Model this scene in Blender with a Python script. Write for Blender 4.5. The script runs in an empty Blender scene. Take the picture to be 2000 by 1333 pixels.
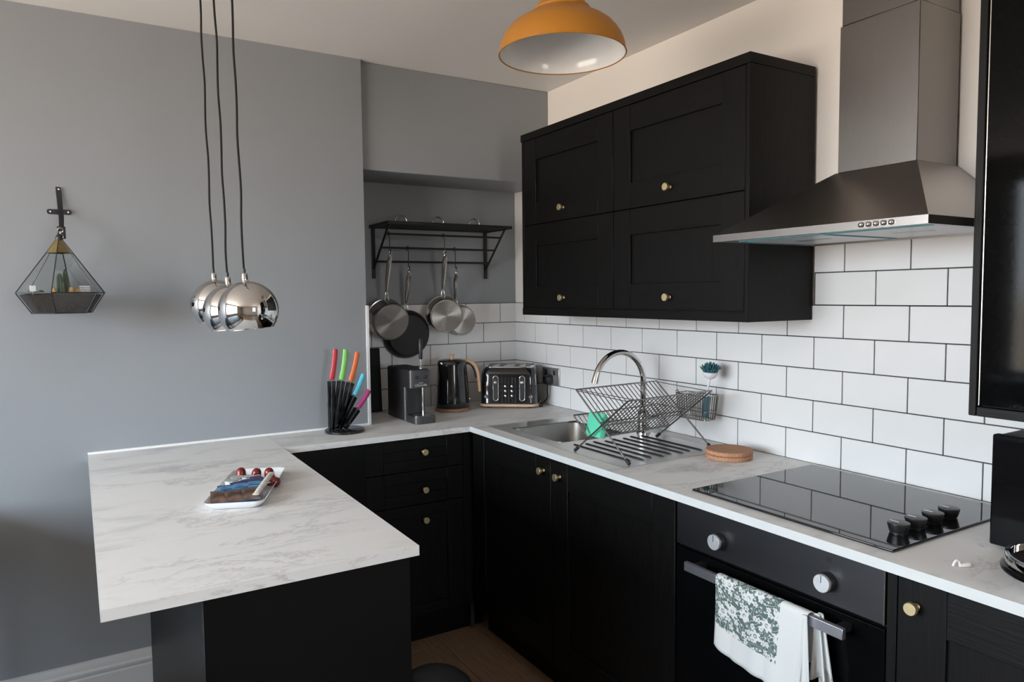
import bpy, bmesh, math, random
from mathutils import Vector, Matrix
random.seed(7)
PI = math.pi
scene = bpy.context.scene
COL = scene.collection

# ---------------------------------------------------------------- camera, light, exposure
cam_d = bpy.data.cameras.new('camera')
cam_d.sensor_width = 36.0
cam_d.lens = 1406.415 / 2000 * 36.0
cam_d.clip_start = 0.02
cam = bpy.data.objects.new('camera', cam_d)
COL.objects.link(cam)
_r = (0.855644, -0.517459, -0.010446); _f = (0.515853, 0.854281, -0.064029); _u = (0.042056, 0.049397, 0.997893)
cam.matrix_world = Matrix(((_r[0], _u[0], -_f[0], -1.99779), (_r[1], _u[1], -_f[1], -3.26726),
                           (_r[2], _u[2], -_f[2], 1.45638), (0, 0, 0, 1)))
scene.camera = cam

world = bpy.data.worlds.new('overcast_sky'); scene.world = world; world.use_nodes = True
_wn = world.node_tree; _bg = _wn.nodes['Background']
_tc = _wn.nodes.new('ShaderNodeTexCoord'); _sx = _wn.nodes.new('ShaderNodeSeparateXYZ'); _cr = _wn.nodes.new('ShaderNodeValToRGB')
_ma = _wn.nodes.new('ShaderNodeMapRange'); _ma.inputs['From Min'].default_value = -1; _ma.inputs['From Max'].default_value = 1
_wn.links.new(_tc.outputs['Generated'], _sx.inputs[0]); _wn.links.new(_sx.outputs['Z'], _ma.inputs[0]); _wn.links.new(_ma.outputs[0], _cr.inputs[0])
_e = _cr.color_ramp.elements          # ground below the horizon, hazy white above it, bluer overhead
_e[0].position = 0.0; _e[0].color = (0.54, 0.465, 0.39, 1)
_e[1].position = 1.0; _e[1].color = (0.42, 0.66, 1.0, 1)
for _p, _c in ((0.485, (0.58, 0.505, 0.43, 1)), (0.505, (0.76, 0.82, 0.88, 1)), (0.62, (0.74, 0.88, 1.0, 1))):
    _n = _e.new(_p); _n.color = _c
_wn.links.new(_cr.outputs['Color'], _bg.inputs[0]); _bg.inputs[1].default_value = 16.0

def portal(name, loc, target, sx, sy):
    d = bpy.data.lights.new(name, 'AREA'); d.shape = 'RECTANGLE'; d.size = sx; d.size_y = sy
    d.cycles.is_portal = True
    o = bpy.data.objects.new(name, d); COL.objects.link(o); o.location = loc
    o.rotation_euler = (Vector(target) - Vector(loc)).to_track_quat('-Z', 'Z' if False else 'Y').to_euler()
    return o
# daylight comes from the sky through the wide window opposite the tiles and the one behind the camera
W1 = (-3.40, -0.55, 0.80, 2.30)   # side window: y0,y1,z0,z1
W2 = (-1.32, -0.55, 1.05, 2.10)   # rear window: x0,x1,z0,z1
portal('side_window_portal', (-4.58, (W1[0] + W1[1]) / 2, (W1[2] + W1[3]) / 2), (0, (W1[0] + W1[1]) / 2, (W1[2] + W1[3]) / 2), W1[1] - W1[0], W1[3] - W1[2])
portal('rear_window_portal', ((W2[0] + W2[1]) / 2, -5.38, (W2[2] + W2[3]) / 2), ((W2[0] + W2[1]) / 2, 0, (W2[2] + W2[3]) / 2), W2[1] - W2[0], W2[3] - W2[2])

scene.view_settings.view_transform = 'Standard'
scene.view_settings.look = 'None'
scene.view_settings.gamma = 1.0
scene.view_settings.use_curve_mapping = False
scene.view_settings.exposure = 0.57

# ---------------------------------------------------------------- materials
def _new(name):
    m = bpy.data.materials.new(name); m.use_nodes = True
    nt = m.node_tree; b = nt.nodes['Principled BSDF']
    return m, nt, b
def _coord(nt, scale=(1, 1, 1), kind='Object'):
    tc = nt.nodes.new('ShaderNodeTexCoord'); mp = nt.nodes.new('ShaderNodeMapping')
    mp.inputs['Scale'].default_value = scale
    nt.links.new(tc.outputs[kind], mp.inputs['Vector'])
    return mp.outputs['Vector']
def _noise(nt, vec, scale, detail=3, rough=0.5, dist=0.0):
    n = nt.nodes.new('ShaderNodeTexNoise')
    n.inputs['Scale'].default_value = scale; n.inputs['Detail'].default_value = detail
    n.inputs['Roughness'].default_value = rough; n.inputs['Distortion'].default_value = dist
    nt.links.new(vec, n.inputs['Vector'])
    return n.outputs['Fac']
def _ramp(nt, fac, stops):
    r = nt.nodes.new('ShaderNodeValToRGB'); e = r.color_ramp.elements
    while len(e) < len(stops): e.new(0.5)
    for i, (p, c) in enumerate(stops):
        e[i].position = p; e[i].color = (*c, 1) if len(c) == 3 else c
    nt.links.new(fac, r.inputs['Fac'])
    return r.outputs['Color']
def _bump(nt, b, fac, strength, dist=0.002):
    n = nt.nodes.new('ShaderNodeBump'); n.inputs['Strength'].default_value = strength; n.inputs['Distance'].default_value = dist
    nt.links.new(fac, n.inputs['Height']); nt.links.new(n.outputs['Normal'], b.inputs['Normal'])
def mat(name, col, rough=0.5, metal=0.0, var=0.06, scale=30, stretch=(1, 1, 1), bump=0.0, coat=0.0, spec=0.5, kind='Object', detail=3, bdist=0.002):
    m, nt, b = _new(name)
    v = _coord(nt, stretch, kind)
    f = _noise(nt, v, scale, detail)
    lo = tuple(max(0, c * (1 - var)) for c in col); hi = tuple(min(1, c * (1 + var)) for c in col)
    nt.links.new(_ramp(nt, f, [(0.3, lo), (0.7, hi)]), b.inputs['Base Color'])
    b.inputs['Roughness'].default_value = rough; b.inputs['Metallic'].default_value = metal
    b.inputs['Coat Weight'].default_value = coat; b.inputs['Coat Roughness'].default_value = 0.05
    b.inputs['Specular IOR Level'].default_value = spec
    if bump: _bump(nt, b, f, bump, bdist)
    return m
def wood_black(name, stretch):
    m, nt, b = _new(name)
    v = _coord(nt, stretch)
    f = _noise(nt, v, 26, 6, 0.65, 0.6)
    nt.links.new(_ramp(nt, f, [(0.35, (0.0020, 0.0018, 0.0017)), (0.7, (0.0056, 0.0050, 0.0047))]), b.inputs['Base Color'])
    b.inputs['Roughness'].default_value = 0.45; b.inputs['Specular IOR Level'].default_value = 0.2
    _bump(nt, b, f, 0.35, 0.0015)
    return m
def marble(name):
    m, nt, b = _new(name)
    v = _coord(nt, (1.0, 2.6, 2.0))
    warp = nt.nodes.new('ShaderNodeMixRGB'); warp.blend_type = 'ADD'; warp.inputs['Fac'].default_value = 0.35
    nz = nt.nodes.new('ShaderNodeTexNoise'); nz.inputs['Scale'].default_value = 2.2; nz.inputs['Detail'].default_value = 5
    nt.links.new(v, nz.inputs['Vector']); nt.links.new(v, warp.inputs['Color1']); nt.links.new(nz.outputs['Color'], warp.inputs['Color2'])
    w = warp.outputs['Color']
    f1 = _noise(nt, w, 2.0, 9, 0.62, 0.3)          # broad smoky clouds
    f2 = _noise(nt, w, 3.1, 12, 0.7, 0.2)           # thin veins taken at the mid level of the field
    ab = nt.nodes.new('ShaderNodeMath'); ab.operation = 'SUBTRACT'; nt.links.new(f2, ab.inputs[0]); ab.inputs[1].default_value = 0.52
    ab2 = nt.nodes.new('ShaderNodeMath'); ab2.operation = 'ABSOLUTE'; nt.links.new(ab.outputs[0], ab2.inputs[0])
    vein = _ramp(nt, ab2.outputs[0], [(0.0, (0.70, 0.69, 0.71)), (0.010, (0.88, 0.875, 0.88)), (0.03, (1, 1, 1))])
    gate = _ramp(nt, _noise(nt, w, 1.3, 3), [(0.46, (0, 0, 0)), (0.60, (1, 1, 1))])
    mx = nt.nodes.new('ShaderNodeMixRGB'); nt.links.new(gate, mx.inputs['Fac']); mx.inputs['Color1'].default_value = (1, 1, 1, 1)
    nt.links.new(vein, mx.inputs['Color2'])
    cloud = _ramp(nt, f1, [(0.27, (0.40, 0.39, 0.43)), (0.36, (0.58, 0.565, 0.57)), (0.46, (0.725, 0.71, 0.69)), (0.8, (0.76, 0.745, 0.72))])
    mu = nt.nodes.new('ShaderNodeMixRGB'); mu.blend_type = 'MULTIPLY'; mu.inputs['Fac'].default_value = 1
    nt.links.new(cloud, mu.inputs['Color1']); nt.links.new(mx.outputs['Color'], mu.inputs['Color2'])
    nt.links.new(mu.outputs['Color'], b.inputs['Base Color'])
    b.inputs['Roughness'].default_value = 0.42; b.inputs['Specular IOR Level'].default_value = 0.25
    return m
def brushed(name, col, rough, stretch, scale=60, bump=0.05):
    m, nt, b = _new(name)
    f = _noise(nt, _coord(nt, stretch), scale, 4)
    nt.links.new(_ramp(nt, f, [(0.3, tuple(c * .93 for c in col)), (0.7, col)]), b.inputs['Base Color'])
    b.inputs['Metallic'].default_value = 1.0; b.inputs['Roughness'].default_value = rough
    _bump(nt, b, f, bump, 0.0006)
    return m
def thin_glass(name, tint=(1, 1, 1), refl=0.07):
    m, nt, b = _new(name)
    out = nt.nodes['Material Output']
    tr = nt.nodes.new('ShaderNodeBsdfTransparent'); gl = nt.nodes.new('ShaderNodeBsdfGlossy'); mx = nt.nodes.new('ShaderNodeMixShader')
    f = _noise(nt, _coord(nt), 8, 2)
    nt.links.new(_ramp(nt, f, [(0, tuple(c * .985 for c in tint)), (1, tint)]), tr.inputs['Color'])
    gl.inputs['Roughness'].default_value = 0.02; mx.inputs['Fac'].default_value = refl
    nt.links.new(tr.outputs[0], mx.inputs[1]); nt.links.new(gl.outputs[0], mx.inputs[2]); nt.links.new(mx.outputs[0], out.inputs['Surface'])
    return m

M = {}
M['grey_wall'] = mat('grey_wall_paint', (0.276, 0.290, 0.306), 0.42, var=0.015, scale=3, bump=0.02, spec=0.35)
M['cream_wall'] = mat('cream_wall_paint', (0.84, 0.79, 0.735), 0.6, var=0.012, scale=3, bump=0.02)
M['ceiling'] = mat('ceiling_paint', (0.87, 0.845, 0.815), 0.7, var=0.01, scale=2, bump=0.02)
M['rear_wall'] = mat('rear_wall_paint', (0.42, 0.37, 0.31), 0.6, var=0.01, scale=3)
M['white_gloss'] = mat('white_gloss_paint', (0.80, 0.79, 0.78), 0.3, var=0.01)
M['skirting'] = mat('skirting_paint', (0.62, 0.61, 0.60), 0.35, var=0.01)
M['tile'] = mat('white_tile_glaze', (0.735, 0.732, 0.73), 0.12, var=0.01, scale=9, bump=0.03, spec=0.5, bdist=0.001)
M['grout'] = mat('dark_grout', (0.045, 0.045, 0.048), 0.9, var=0.2, scale=60)
M['floor'] = mat('oak_plank', (0.21, 0.13, 0.08), 0.45, var=0.28, scale=9, stretch=(12, 1, 1), bump=0.08, detail=6)
M['wood_v'] = wood_black('black_woodgrain_vertical', (7, 7, 0.35))
M['wood_h'] = wood_black('black_woodgrain_horizontal', (0.35, 0.35, 7))
M['black_board'] = mat('black_melamine', (0.0026, 0.0026, 0.0027), 0.42, var=0.15, scale=20, bump=0.03, spec=0.16)
M['carcass'] = mat('charcoal_carcass', (0.02, 0.02, 0.02), 0.5, var=0.1)
M['marble'] = marble('pale_marble_laminate')
M['edging'] = mat('white_worktop_edging', (0.60, 0.615, 0.61), 0.35, var=0.02)
M['brass'] = mat('brushed_brass', (0.82, 0.67, 0.38), 0.42, 1.0, var=0.05, scale=80)
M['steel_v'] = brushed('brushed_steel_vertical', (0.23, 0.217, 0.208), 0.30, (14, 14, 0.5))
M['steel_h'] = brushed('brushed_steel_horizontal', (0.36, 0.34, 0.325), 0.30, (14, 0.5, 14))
M['steel_sink'] = brushed('sink_steel', (0.66, 0.65, 0.63), 0.28, (1, 12, 1), 80)
M['steel_pan'] = mat('pan_steel', (0.40, 0.375, 0.345), 0.22, 1.0, var=0.04, scale=40)
M['steel_bowl'] = brushed('shaded_sink_steel', (0.30, 0.29, 0.28), 0.3, (1, 12, 1), 80)  # same steel as the sink, colour darkened for the shade inside the bowl
M['steel_shaded'] = mat('shaded_ridge_steel', (0.10, 0.10, 0.10), 0.3, 1.0, var=0.05)  # sink steel darkened, paints the dark lines between the bright drainer strips
M['dial'] = mat('spun_aluminium', (0.86, 0.86, 0.87), 0.48, 1.0, var=0.05, scale=90)
M['bar'] = mat('satin_bar_steel', (0.50, 0.50, 0.54), 0.4, 1.0, var=0.03)
M['dark_copper'] = mat('dark_copper', (0.30, 0.16, 0.10), 0.35, var=0.1)
M['fascia'] = brushed('dark_oven_steel', (0.115, 0.115, 0.125), 0.36, (30, 0.6, 30), 50)
M['chrome'] = mat('chrome', (0.64, 0.635, 0.63), 0.035, 1.0, var=0.01)
M['chrome_wire'] = mat('chromed_wire', (0.34, 0.335, 0.33), 0.16, 1.0, var=0.02)
M['black_gloss'] = mat('black_gloss', (0.004, 0.004, 0.005), 0.06, var=0.1, spec=0.18)
M['hob_glass'] = mat('black_ceramic_glass', (0.006, 0.006, 0.007), 0.03, var=0.05, spec=0.75)
M['door_glass'] = mat('black_door_glass', (0.0025, 0.0027, 0.003), 0.05, var=0.1, spec=0.10)
M['black_plastic'] = mat('black_plastic', (0.012, 0.012, 0.013), 0.35, var=0.1)
M['black_metal'] = mat('black_powder_coat', (0.005, 0.005, 0.005), 0.5, var=0.1, scale=120, bump=0.05)
M['black_pan'] = mat('black_nonstick', (0.007, 0.007, 0.0075), 0.45, var=0.1)
M['rubber'] = mat('black_rubber', (0.012, 0.012, 0.012), 0.7, var=0.1)
M['leather'] = mat('black_leather', (0.010, 0.010, 0.014), 0.35, var=0.2, scale=200, bump=0.2)
M['orange'] = mat('mustard_enamel', (0.42, 0.168, 0.013), 0.42, var=0.02, scale=4)
M['enamel_white'] = mat('white_enamel', (0.80, 0.80, 0.79), 0.16, var=0.01)
M['cord'] = mat('black_braided_cord', (0.006, 0.006, 0.006), 0.8, var=0.4, scale=400, bump=0.2)
M['copper'] = mat('copper_wood_trim', (0.62, 0.40, 0.26), 0.35, var=0.12, scale=30, stretch=(1, 1, 6))
M['handle_wood'] = mat('pale_handle_wood', (0.66, 0.42, 0.24), 0.42, var=0.15, scale=30, stretch=(6, 6, 1))
M['kettle'] = mat('black_kettle_enamel', (0.007, 0.007, 0.008), 0.10, var=0.1, coat=0.4)
M['toaster'] = mat('black_toaster_enamel', (0.010, 0.011, 0.0125), 0.10, var=0.1, coat=0.4)
M['machine'] = mat('charcoal_metallic', (0.10, 0.095, 0.10), 0.36, 0.75, var=0.06, scale=200)
M['machine_dark'] = mat('dark_machine_plastic', (0.018, 0.018, 0.019), 0.3, var=0.1)
M['cork'] = mat('cork', (0.42, 0.215, 0.12), 0.85, var=0.35, scale=220, bump=0.3, detail=4)
M['sponge'] = mat('mint_sponge', (0.10, 0.56, 0.36), 0.85, var=0.12, scale=300, bump=0.3)
M['teal'] = mat('teal_bristle', (0.045, 0.16, 0.20), 0.7, var=0.2, scale=90)
M['clear_plastic'] = mat('frosted_plastic', (0.74, 0.72, 0.76), 0.25, var=0.04)
M['red'] = mat('red_handle', (0.50, 0.035, 0.045), 0.38, var=0.06)
M['green'] = mat('green_handle', (0.22, 0.60, 0.12), 0.38, var=0.06)
M['orange_h'] = mat('orange_handle', (0.68, 0.14, 0.025), 0.38, var=0.06)
M['blue_h'] = mat('blue_handle', (0.10, 0.47, 0.62), 0.38, var=0.06)
M['magenta'] = mat('magenta_handle', (0.33, 0.025, 0.14), 0.38, var=0.06)
M['acrylic'] = mat('black_acrylic', (0.005, 0.005, 0.005), 0.08, var=0.1, coat=0.3)
M['blade'] = mat('coated_blade', (0.30, 0.33, 0.35), 0.25, 1.0, var=0.05)
M['tray'] = mat('white_porcelain', (0.78, 0.78, 0.79), 0.12, var=0.01)
M['tray_in'] = mat('grey_glaze', (0.42, 0.42, 0.42), 0.15, var=0.02)
M['pod'] = mat('dark_red_foil', (0.17, 0.022, 0.02), 0.25, 0.35, var=0.1)
M['cream_pot'] = mat('milk_pot_plastic', (0.80, 0.79, 0.80), 0.35, var=0.02)
M['foil'] = mat('pale_foil_lid', (0.55, 0.60, 0.56), 0.3, 0.5, var=0.05)
def two_tone(name, a, b_, axis_scale, lo, hi, rough=0.35):
    m, nt, b = _new(name)
    f = _noise(nt, _coord(nt, axis_scale), 22, 2)
    nt.links.new(_ramp(nt, f, [(lo, a), (hi, b_)]), b.inputs['Base Color']); b.inputs['Roughness'].default_value = rough
    return m
M['navy'] = two_tone('navy_sachet_print', (0.020, 0.017, 0.075), (0.05, 0.05, 0.16), (1, 4, 1), 0.4, 0.7)
M['sea'] = two_tone('sea_blue_sachet_print', (0.012, 0.06, 0.17), (0.11, 0.30, 0.46), (1, 3, 1), 0.42, 0.62)
M['brown'] = two_tone('brown_sachet_print', (0.05, 0.025, 0.018), (0.20, 0.115, 0.08), (1, 1, 1), 0.4, 0.65)
M['white_paper'] = mat('white_paper', (0.75, 0.73, 0.70), 0.6, var=0.04)
M['tan_paper'] = mat('sugar_stick_paper', (0.60, 0.56, 0.50), 0.55, var=0.12, scale=40)
M['soil'] = mat('dark_soil', (0.026, 0.016, 0.013), 0.95, var=0.5, scale=120, bump=0.6)
M['cactus'] = mat('cactus_green', (0.02, 0.05, 0.018), 0.6, var=0.35, scale=90, bump=0.3)
M['pebble'] = mat('ochre_bark', (0.50, 0.29, 0.09), 0.7, var=0.3, scale=60)
M['lead'] = mat('dark_lead_came', (0.045, 0.048, 0.05), 0.4, 0.6, var=0.1)
M['glass'] = thin_glass('clear_pane', (0.97, 0.985, 0.985), 0.05)
M['amber'] = mat('amber_glass', (0.15, 0.105, 0.035), 0.15, var=0.15, scale=30)
M['silver'] = mat('silver_metal', (0.70, 0.68, 0.64), 0.2, 1.0, var=0.03)
M['film'] = mat('blue_protective_film', (0.12, 0.42, 0.52), 0.2, var=0.05)
M['filter'] = mat('white_hood_underside', (0.74, 0.74, 0.76), 0.3, var=0.02)
M['socket'] = mat('steel_socket', (0.55, 0.54, 0.53), 0.3, 0.8, var=0.03)
M['bin'] = mat('black_bin_plastic', (0.011, 0.012, 0.014), 0.5, var=0.1)
M['mark'] = mat('printed_symbol', (0.004, 0.004, 0.004), 0.6, var=0.05)
M['logo'] = mat('silver_lettering', (0.72, 0.70, 0.68), 0.3, 0.5, var=0.02)
M['window_glass'] = thin_glass('window_glass', (1, 1, 1), 0.06)

def math_node(nt, op, a, b=None, clamp=False):
    n = nt.nodes.new('ShaderNodeMath'); n.operation = op; n.use_clamp = clamp
    for i, s in enumerate((a, b)):
        if s is None: continue
        if isinstance(s, (int, float)): n.inputs[i].default_value = s
        else: nt.links.new(s, n.inputs[i])
    return n.outputs[0]
def towel_cloth():
    m, nt, b = _new('floral_tea_towel_print')
    uv = nt.nodes.new('ShaderNodeUVMap'); uv.uv_map = 'cloth'
    def flowers(scale, rad, petals, offs, seedrot):
        mp = nt.nodes.new('ShaderNodeMapping'); mp.inputs['Location'].default_value = offs
        mp.inputs['Rotation'].default_value = (0, 0, seedrot)
        nt.links.new(uv.outputs[0], mp.inputs['Vector'])
        vo = nt.nodes.new('ShaderNodeTexVoronoi'); vo.voronoi_dimensions = '2D'; vo.inputs['Scale'].default_value = scale
        vo.inputs['Randomness'].default_value = 0.75
        nt.links.new(mp.outputs[0], vo.inputs['Vector'])
        sub = nt.nodes.new('ShaderNodeVectorMath'); sub.operation = 'SUBTRACT'
        sc = nt.nodes.new('ShaderNodeVectorMath'); sc.operation = 'SCALE'; sc.inputs['Scale'].default_value = 1.0
        nt.links.new(mp.outputs[0], sub.inputs[0]); nt.links.new(vo.outputs['Position'], sub.inputs[1])
        sp = nt.nodes.new('ShaderNodeSeparateXYZ'); nt.links.new(sub.outputs[0], sp.inputs[0])
        ang = math_node(nt, 'ARCTAN2', sp.outputs['Y'], sp.outputs['X'])
        r = math_node(nt, 'MULTIPLY', vo.outputs['Distance'], 1.0)
        ripple = math_node(nt, 'MULTIPLY', math_node(nt, 'COSINE', math_node(nt, 'MULTIPLY', ang, petals)), 0.22)
        edge = math_node(nt, 'MULTIPLY', math_node(nt, 'ADD', ripple, 1.0), rad)
        outer = math_node(nt, 'LESS_THAN', r, edge)
        inner = math_node(nt, 'GREATER_THAN', r, rad * 0.38)
        core = math_node(nt, 'LESS_THAN', r, rad * 0.2)
        return math_node(nt, 'MAXIMUM', math_node(nt, 'MULTIPLY', outer, inner), core)
    big = flowers(5.0, 0.27, 6, (0.13, 0.31, 0), 0.4)
    small = flowers(10.0, 0.25, 5, (0.5, 0.2, 0), 1.1)
    tiny = flowers(16.0, 0.17, 5, (0.9, 0.7, 0), 0.2)
    # stems and leaf veins: thin level lines of a warped field
    nz = nt.nodes.new('ShaderNodeTexNoise'); nz.inputs['Scale'].default_value = 6; nz.inputs['Detail'].default_value = 1.5; nz.noise_dimensions = '2D'
    nt.links.new(uv.outputs[0], nz.inputs['Vector'])
    band = math_node(nt, 'ABSOLUTE', math_node(nt, 'SUBTRACT', math_node(nt, 'FRACT', math_node(nt, 'MULTIPLY', nz.outputs['Fac'], 9.0)), 0.5))
    stem = math_node(nt, 'LESS_THAN', band, 0.055)
    fig = math_node(nt, 'MAXIMUM', math_node(nt, 'MAXIMUM', big, small), math_node(nt, 'MAXIMUM', stem, tiny))
    sp = nt.nodes.new('ShaderNodeSeparateXYZ'); nt.links.new(uv.outputs[0], sp.inputs[0])
    area = math_node(nt, 'MULTIPLY', math_node(nt, 'LESS_THAN', sp.outputs['X'], 0.735), math_node(nt, 'GREATER_THAN', sp.outputs['Y'], 0.235))
    green = math_node(nt, 'MULTIPLY', area, math_node(nt, 'SUBTRACT', 1.0, fig))
    mx = nt.nodes.new('ShaderNodeMixRGB'); nt.links.new(green, mx.inputs['Fac'])
    mx.inputs['Color1'].default_value = (0.60, 0.605, 0.595, 1); mx.inputs['Color2'].default_value = (0.085, 0.125, 0.115, 1)
    nt.links.new(mx.outputs[0], b.inputs['Base Color']); b.inputs['Roughness'].default_value = 0.85
    f = _noise(nt, _coord(nt), 900, 2); _bump(nt, b, f, 0.15, 0.0006)
    return m
M['towel'] = towel_cloth()

# ---------------------------------------------------------------- mesh builder
class MB:
    def __init__(s): s.v = []; s.f = []
    def add(s, vs, fs):
        n = len(s.v); s.v += [tuple(p) for p in vs]; s.f += [tuple(i + n for i in f) for f in fs]; return s
    def box(s, x0, x1, y0, y1, z0, z1):
        x0, x1 = min(x0, x1), max(x0, x1); y0, y1 = min(y0, y1), max(y0, y1); z0, z1 = min(z0, z1), max(z0, z1)
        return s.add([(x0, y0, z0), (x1, y0, z0), (x1, y1, z0), (x0, y1, z0), (x0, y0, z1), (x1, y0, z1), (x1, y1, z1), (x0, y1, z1)],
                     [(3, 2, 1, 0), (4, 5, 6, 7), (0, 1, 5, 4), (1, 2, 6, 5), (2, 3, 7, 6), (3, 0, 4, 7)])
    def prism(s, poly, z0, z1):
        n = len(poly)
        a = sum(poly[i][0] * poly[(i + 1) % n][1] - poly[(i + 1) % n][0] * poly[i][1] for i in range(n))
        if a < 0: poly = poly[::-1]
        vs = [(x, y, z0) for x, y in poly] + [(x, y, z1) for x, y in poly]
        return s.add(vs, [tuple(range(n))[::-1], tuple(range(n, 2 * n))] + [(i, (i + 1) % n, n + (i + 1) % n, n + i) for i in range(n)])
    def loft(s, rings, cap0=True, cap1=True, closed=True):
        n = len(rings[0]); vs = [p for r in rings for p in r]; fs = []
        for k in range(len(rings) - 1):
            for i in range(n if closed else n - 1):
                j = (i + 1) % n
                fs.append((k * n + i, k * n + j, (k + 1) * n + j, (k + 1) * n + i))
        if cap0: fs.append(tuple(range(n))[::-1])
        if cap1: fs.append(tuple(range((len(rings) - 1) * n, len(rings) * n)))
        return s.add(vs, fs)
    def lathe(s, prof, c=(0, 0, 0), axis=(0, 0, 1), seg=32, caps=True):
        A = Vector(axis).normalized(); T = A.orthogonal().normalized(); B = A.cross(T); C = Vector(c)
        rings = []
        for r, h in prof:
            rr = max(r, 1e-5)
            rings.append([tuple(C + A * h + (T * math.cos(2 * PI * i / seg) + B * math.sin(2 * PI * i / seg)) * rr) for i in range(seg)])
        return s.loft(rings, caps, caps)
    def cyl(s, p0, p1, r, seg=12, r1=None):
        d = Vector(p1) - Vector(p0)
        return s.lathe([(r, 0), (r if r1 is None else r1, d.length)], p0, d, seg)
    def tube(s, pts, r, seg=6, closed=False):
        P = [Vector(p) for p in pts]; n = len(P); rings = []
        prev = None
        for i in range(n):
            if closed: d = P[(i + 1) % n] - P[i - 1]
            else: d = P[min(i + 1, n - 1)] - P[max(i - 1, 0)]
            d.normalize()
            if prev is None: t = d.orthogonal().normalized()
            else:
                t = prev - d * prev.dot(d)
                t = t.normalized() if t.length > 1e-6 else d.orthogonal().normalized()
            prev = t; b = d.cross(t)
            rings.append([tuple(P[i] + (t * math.cos(2 * PI * k / seg) + b * math.sin(2 * PI * k / seg)) * r) for k in range(seg)])
        if closed: rings.append(rings[0]); return s.loft(rings, False, False)
        return s.loft(rings)
    def xf(s, mtx):
        s.v = [tuple(mtx @ Vector(p)) for p in s.v]; return s
    def build(s, name, m, parent=None, world=False, bevel=0.0, seg=2, smooth=None, kind=None, label=None):
        me = bpy.data.meshes.new(name)
        vs = s.v
        if world and parent is not None:
            root = parent
            while root.parent: root = root.parent
            L = root.location; vs = [(x - L.x, y - L.y, z - L.z) for x, y, z in vs]
        me.from_pydata(vs, [], s.f); me.update()
        bm = bmesh.new(); bm.from_mesh(me)
        bmesh.ops.remove_doubles(bm, verts=bm.verts, dist=1e-6)
        bmesh.ops.recalc_face_normals(bm, faces=bm.faces)
        if bevel > 0:
            es = [e for e in bm.edges if len(e.link_faces) == 2 and e.calc_face_angle(0) > 0.6]
            res = bmesh.ops.bevel(bm, geom=es, offset=bevel, segments=seg, profile=0.5, affect='EDGES', clamp_overlap=True)
            if smooth is None:            # only the rounded edges shade smoothly, broad faces stay flat
                for f in res['faces']: f.smooth = True
        bm.to_mesh(me); bm.free()
        me.materials.append(m)
        if smooth:
            for p in me.polygons: p.use_smooth = True
            me.set_sharp_from_angle(angle=math.radians(smooth or 40))
        o = bpy.data.objects.new(name, me); COL.objects.link(o)
        if parent is not None: o.parent = parent
        if kind: o['kind'] = kind
        if label: o['label'] = label
        return o
def box(*a): return MB().box(*a)
def lathe(prof, c=(0, 0, 0), axis=(0, 0, 1), seg=32): return MB().lathe(prof, c, axis, seg)
def tag(o, label, cat, group=None):
    o['label'] = label; o['category'] = cat
    if group: o['group'] = group
    return o
def thing(name, label, cat, loc=(0, 0, 0), rz=0.0, group=None):
    o = bpy.data.objects.new(name, None); COL.objects.link(o); o.empty_display_size = 0.05
    o.location = loc; o.rotation_euler = (0, 0, rz)
    return tag(o, label, cat, group)
def struct(o): o['kind'] = 'structure'; return o
def rrect(w, d, r, n=5, cx=0, cy=0):
    pts = []
    for k, (sx, sy) in enumerate(((1, 1), (-1, 1), (-1, -1), (1, -1))):
        for i in range(n + 1):
            a = (k + i / n) * PI / 2
            pts.append((cx + sx * (w / 2 - r) + r * math.cos(a), cy + sy * (d / 2 - r) + r * math.sin(a)))
    return pts
def spline(pts, n=8):
    P = [Vector(p) for p in pts]; out = []
    for i in range(len(P) - 1):
        p0, p1, p2, p3 = P[max(i - 1, 0)], P[i], P[i + 1], P[min(i + 2, len(P) - 1)]
        for k in range(n):
            t = k / n
            out.append(0.5 * ((2 * p1) + (p2 - p0) * t + (2 * p0 - 5 * p1 + 4 * p2 - p3) * t * t + (3 * p1 - p0 - 3 * p2 + p3) * t ** 3))
    out.append(P[-1]); return out

# ---------------------------------------------------------------- the room
FZ = 0.02; CZ = 2.435; XL = -4.60; YF = -5.40; YB = -0.345; XB = -0.95
floor = struct(box(XL, 0, YF, 0, FZ - 0.12, FZ - 0.012).build('floor', M['floor']))
PW, PL = 0.19, 1.26
_plank = {}
for i in range(math.ceil(-XL / PW)):
    x1 = -i * PW; x0 = max(x1 - PW, XL); y = 0.0 + (i * 0.47) % PL
    while y > YF:
        a, b_ = min(y, 0), max(y - PL, YF); y -= PL
        if a - b_ < 0.02: continue
        key = (round(x1 - x0, 4), round(a - b_, 4))
        if key not in _plank:
            o = box(-key[0] / 2 + .0008, key[0] / 2 - .0008, -key[1] / 2 + .0008, key[1] / 2 - .0008, -0.012, 0).build('plank', M['floor'], floor, bevel=0.0012, seg=1)
            _plank[key] = o.data
        else:
            o = bpy.data.objects.new('plank', _plank[key]); COL.objects.link(o); o.parent = floor
        o.location = ((x0 + x1) / 2, (a + b_) / 2, FZ)
struct(box(XL - .1, 0.1, YF - .1, 0.1, CZ, CZ + 0.12).build('ceiling', M['ceiling']))
wall_back = struct(box(XB, 0.1, 0.0, 0.1, FZ - .1, CZ).build('wall_back', M['grey_wall']))
struct(box(XL - .1, XB, YB, 0.1, FZ - .1, CZ).build('wall_back_breast', M['grey_wall']))
struct(box(XB, 0, -0.319, 0.0, 1.99, CZ).build('wall_back_bulkhead', M['grey_wall'], bevel=0.004))
wall_right = struct(box(0, 0.1, YF - .1, 0.0, FZ - .1, CZ).build('wall_right', M['cream_wall']))
m = MB(); x0, x1 = XL - .12, XL
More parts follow.
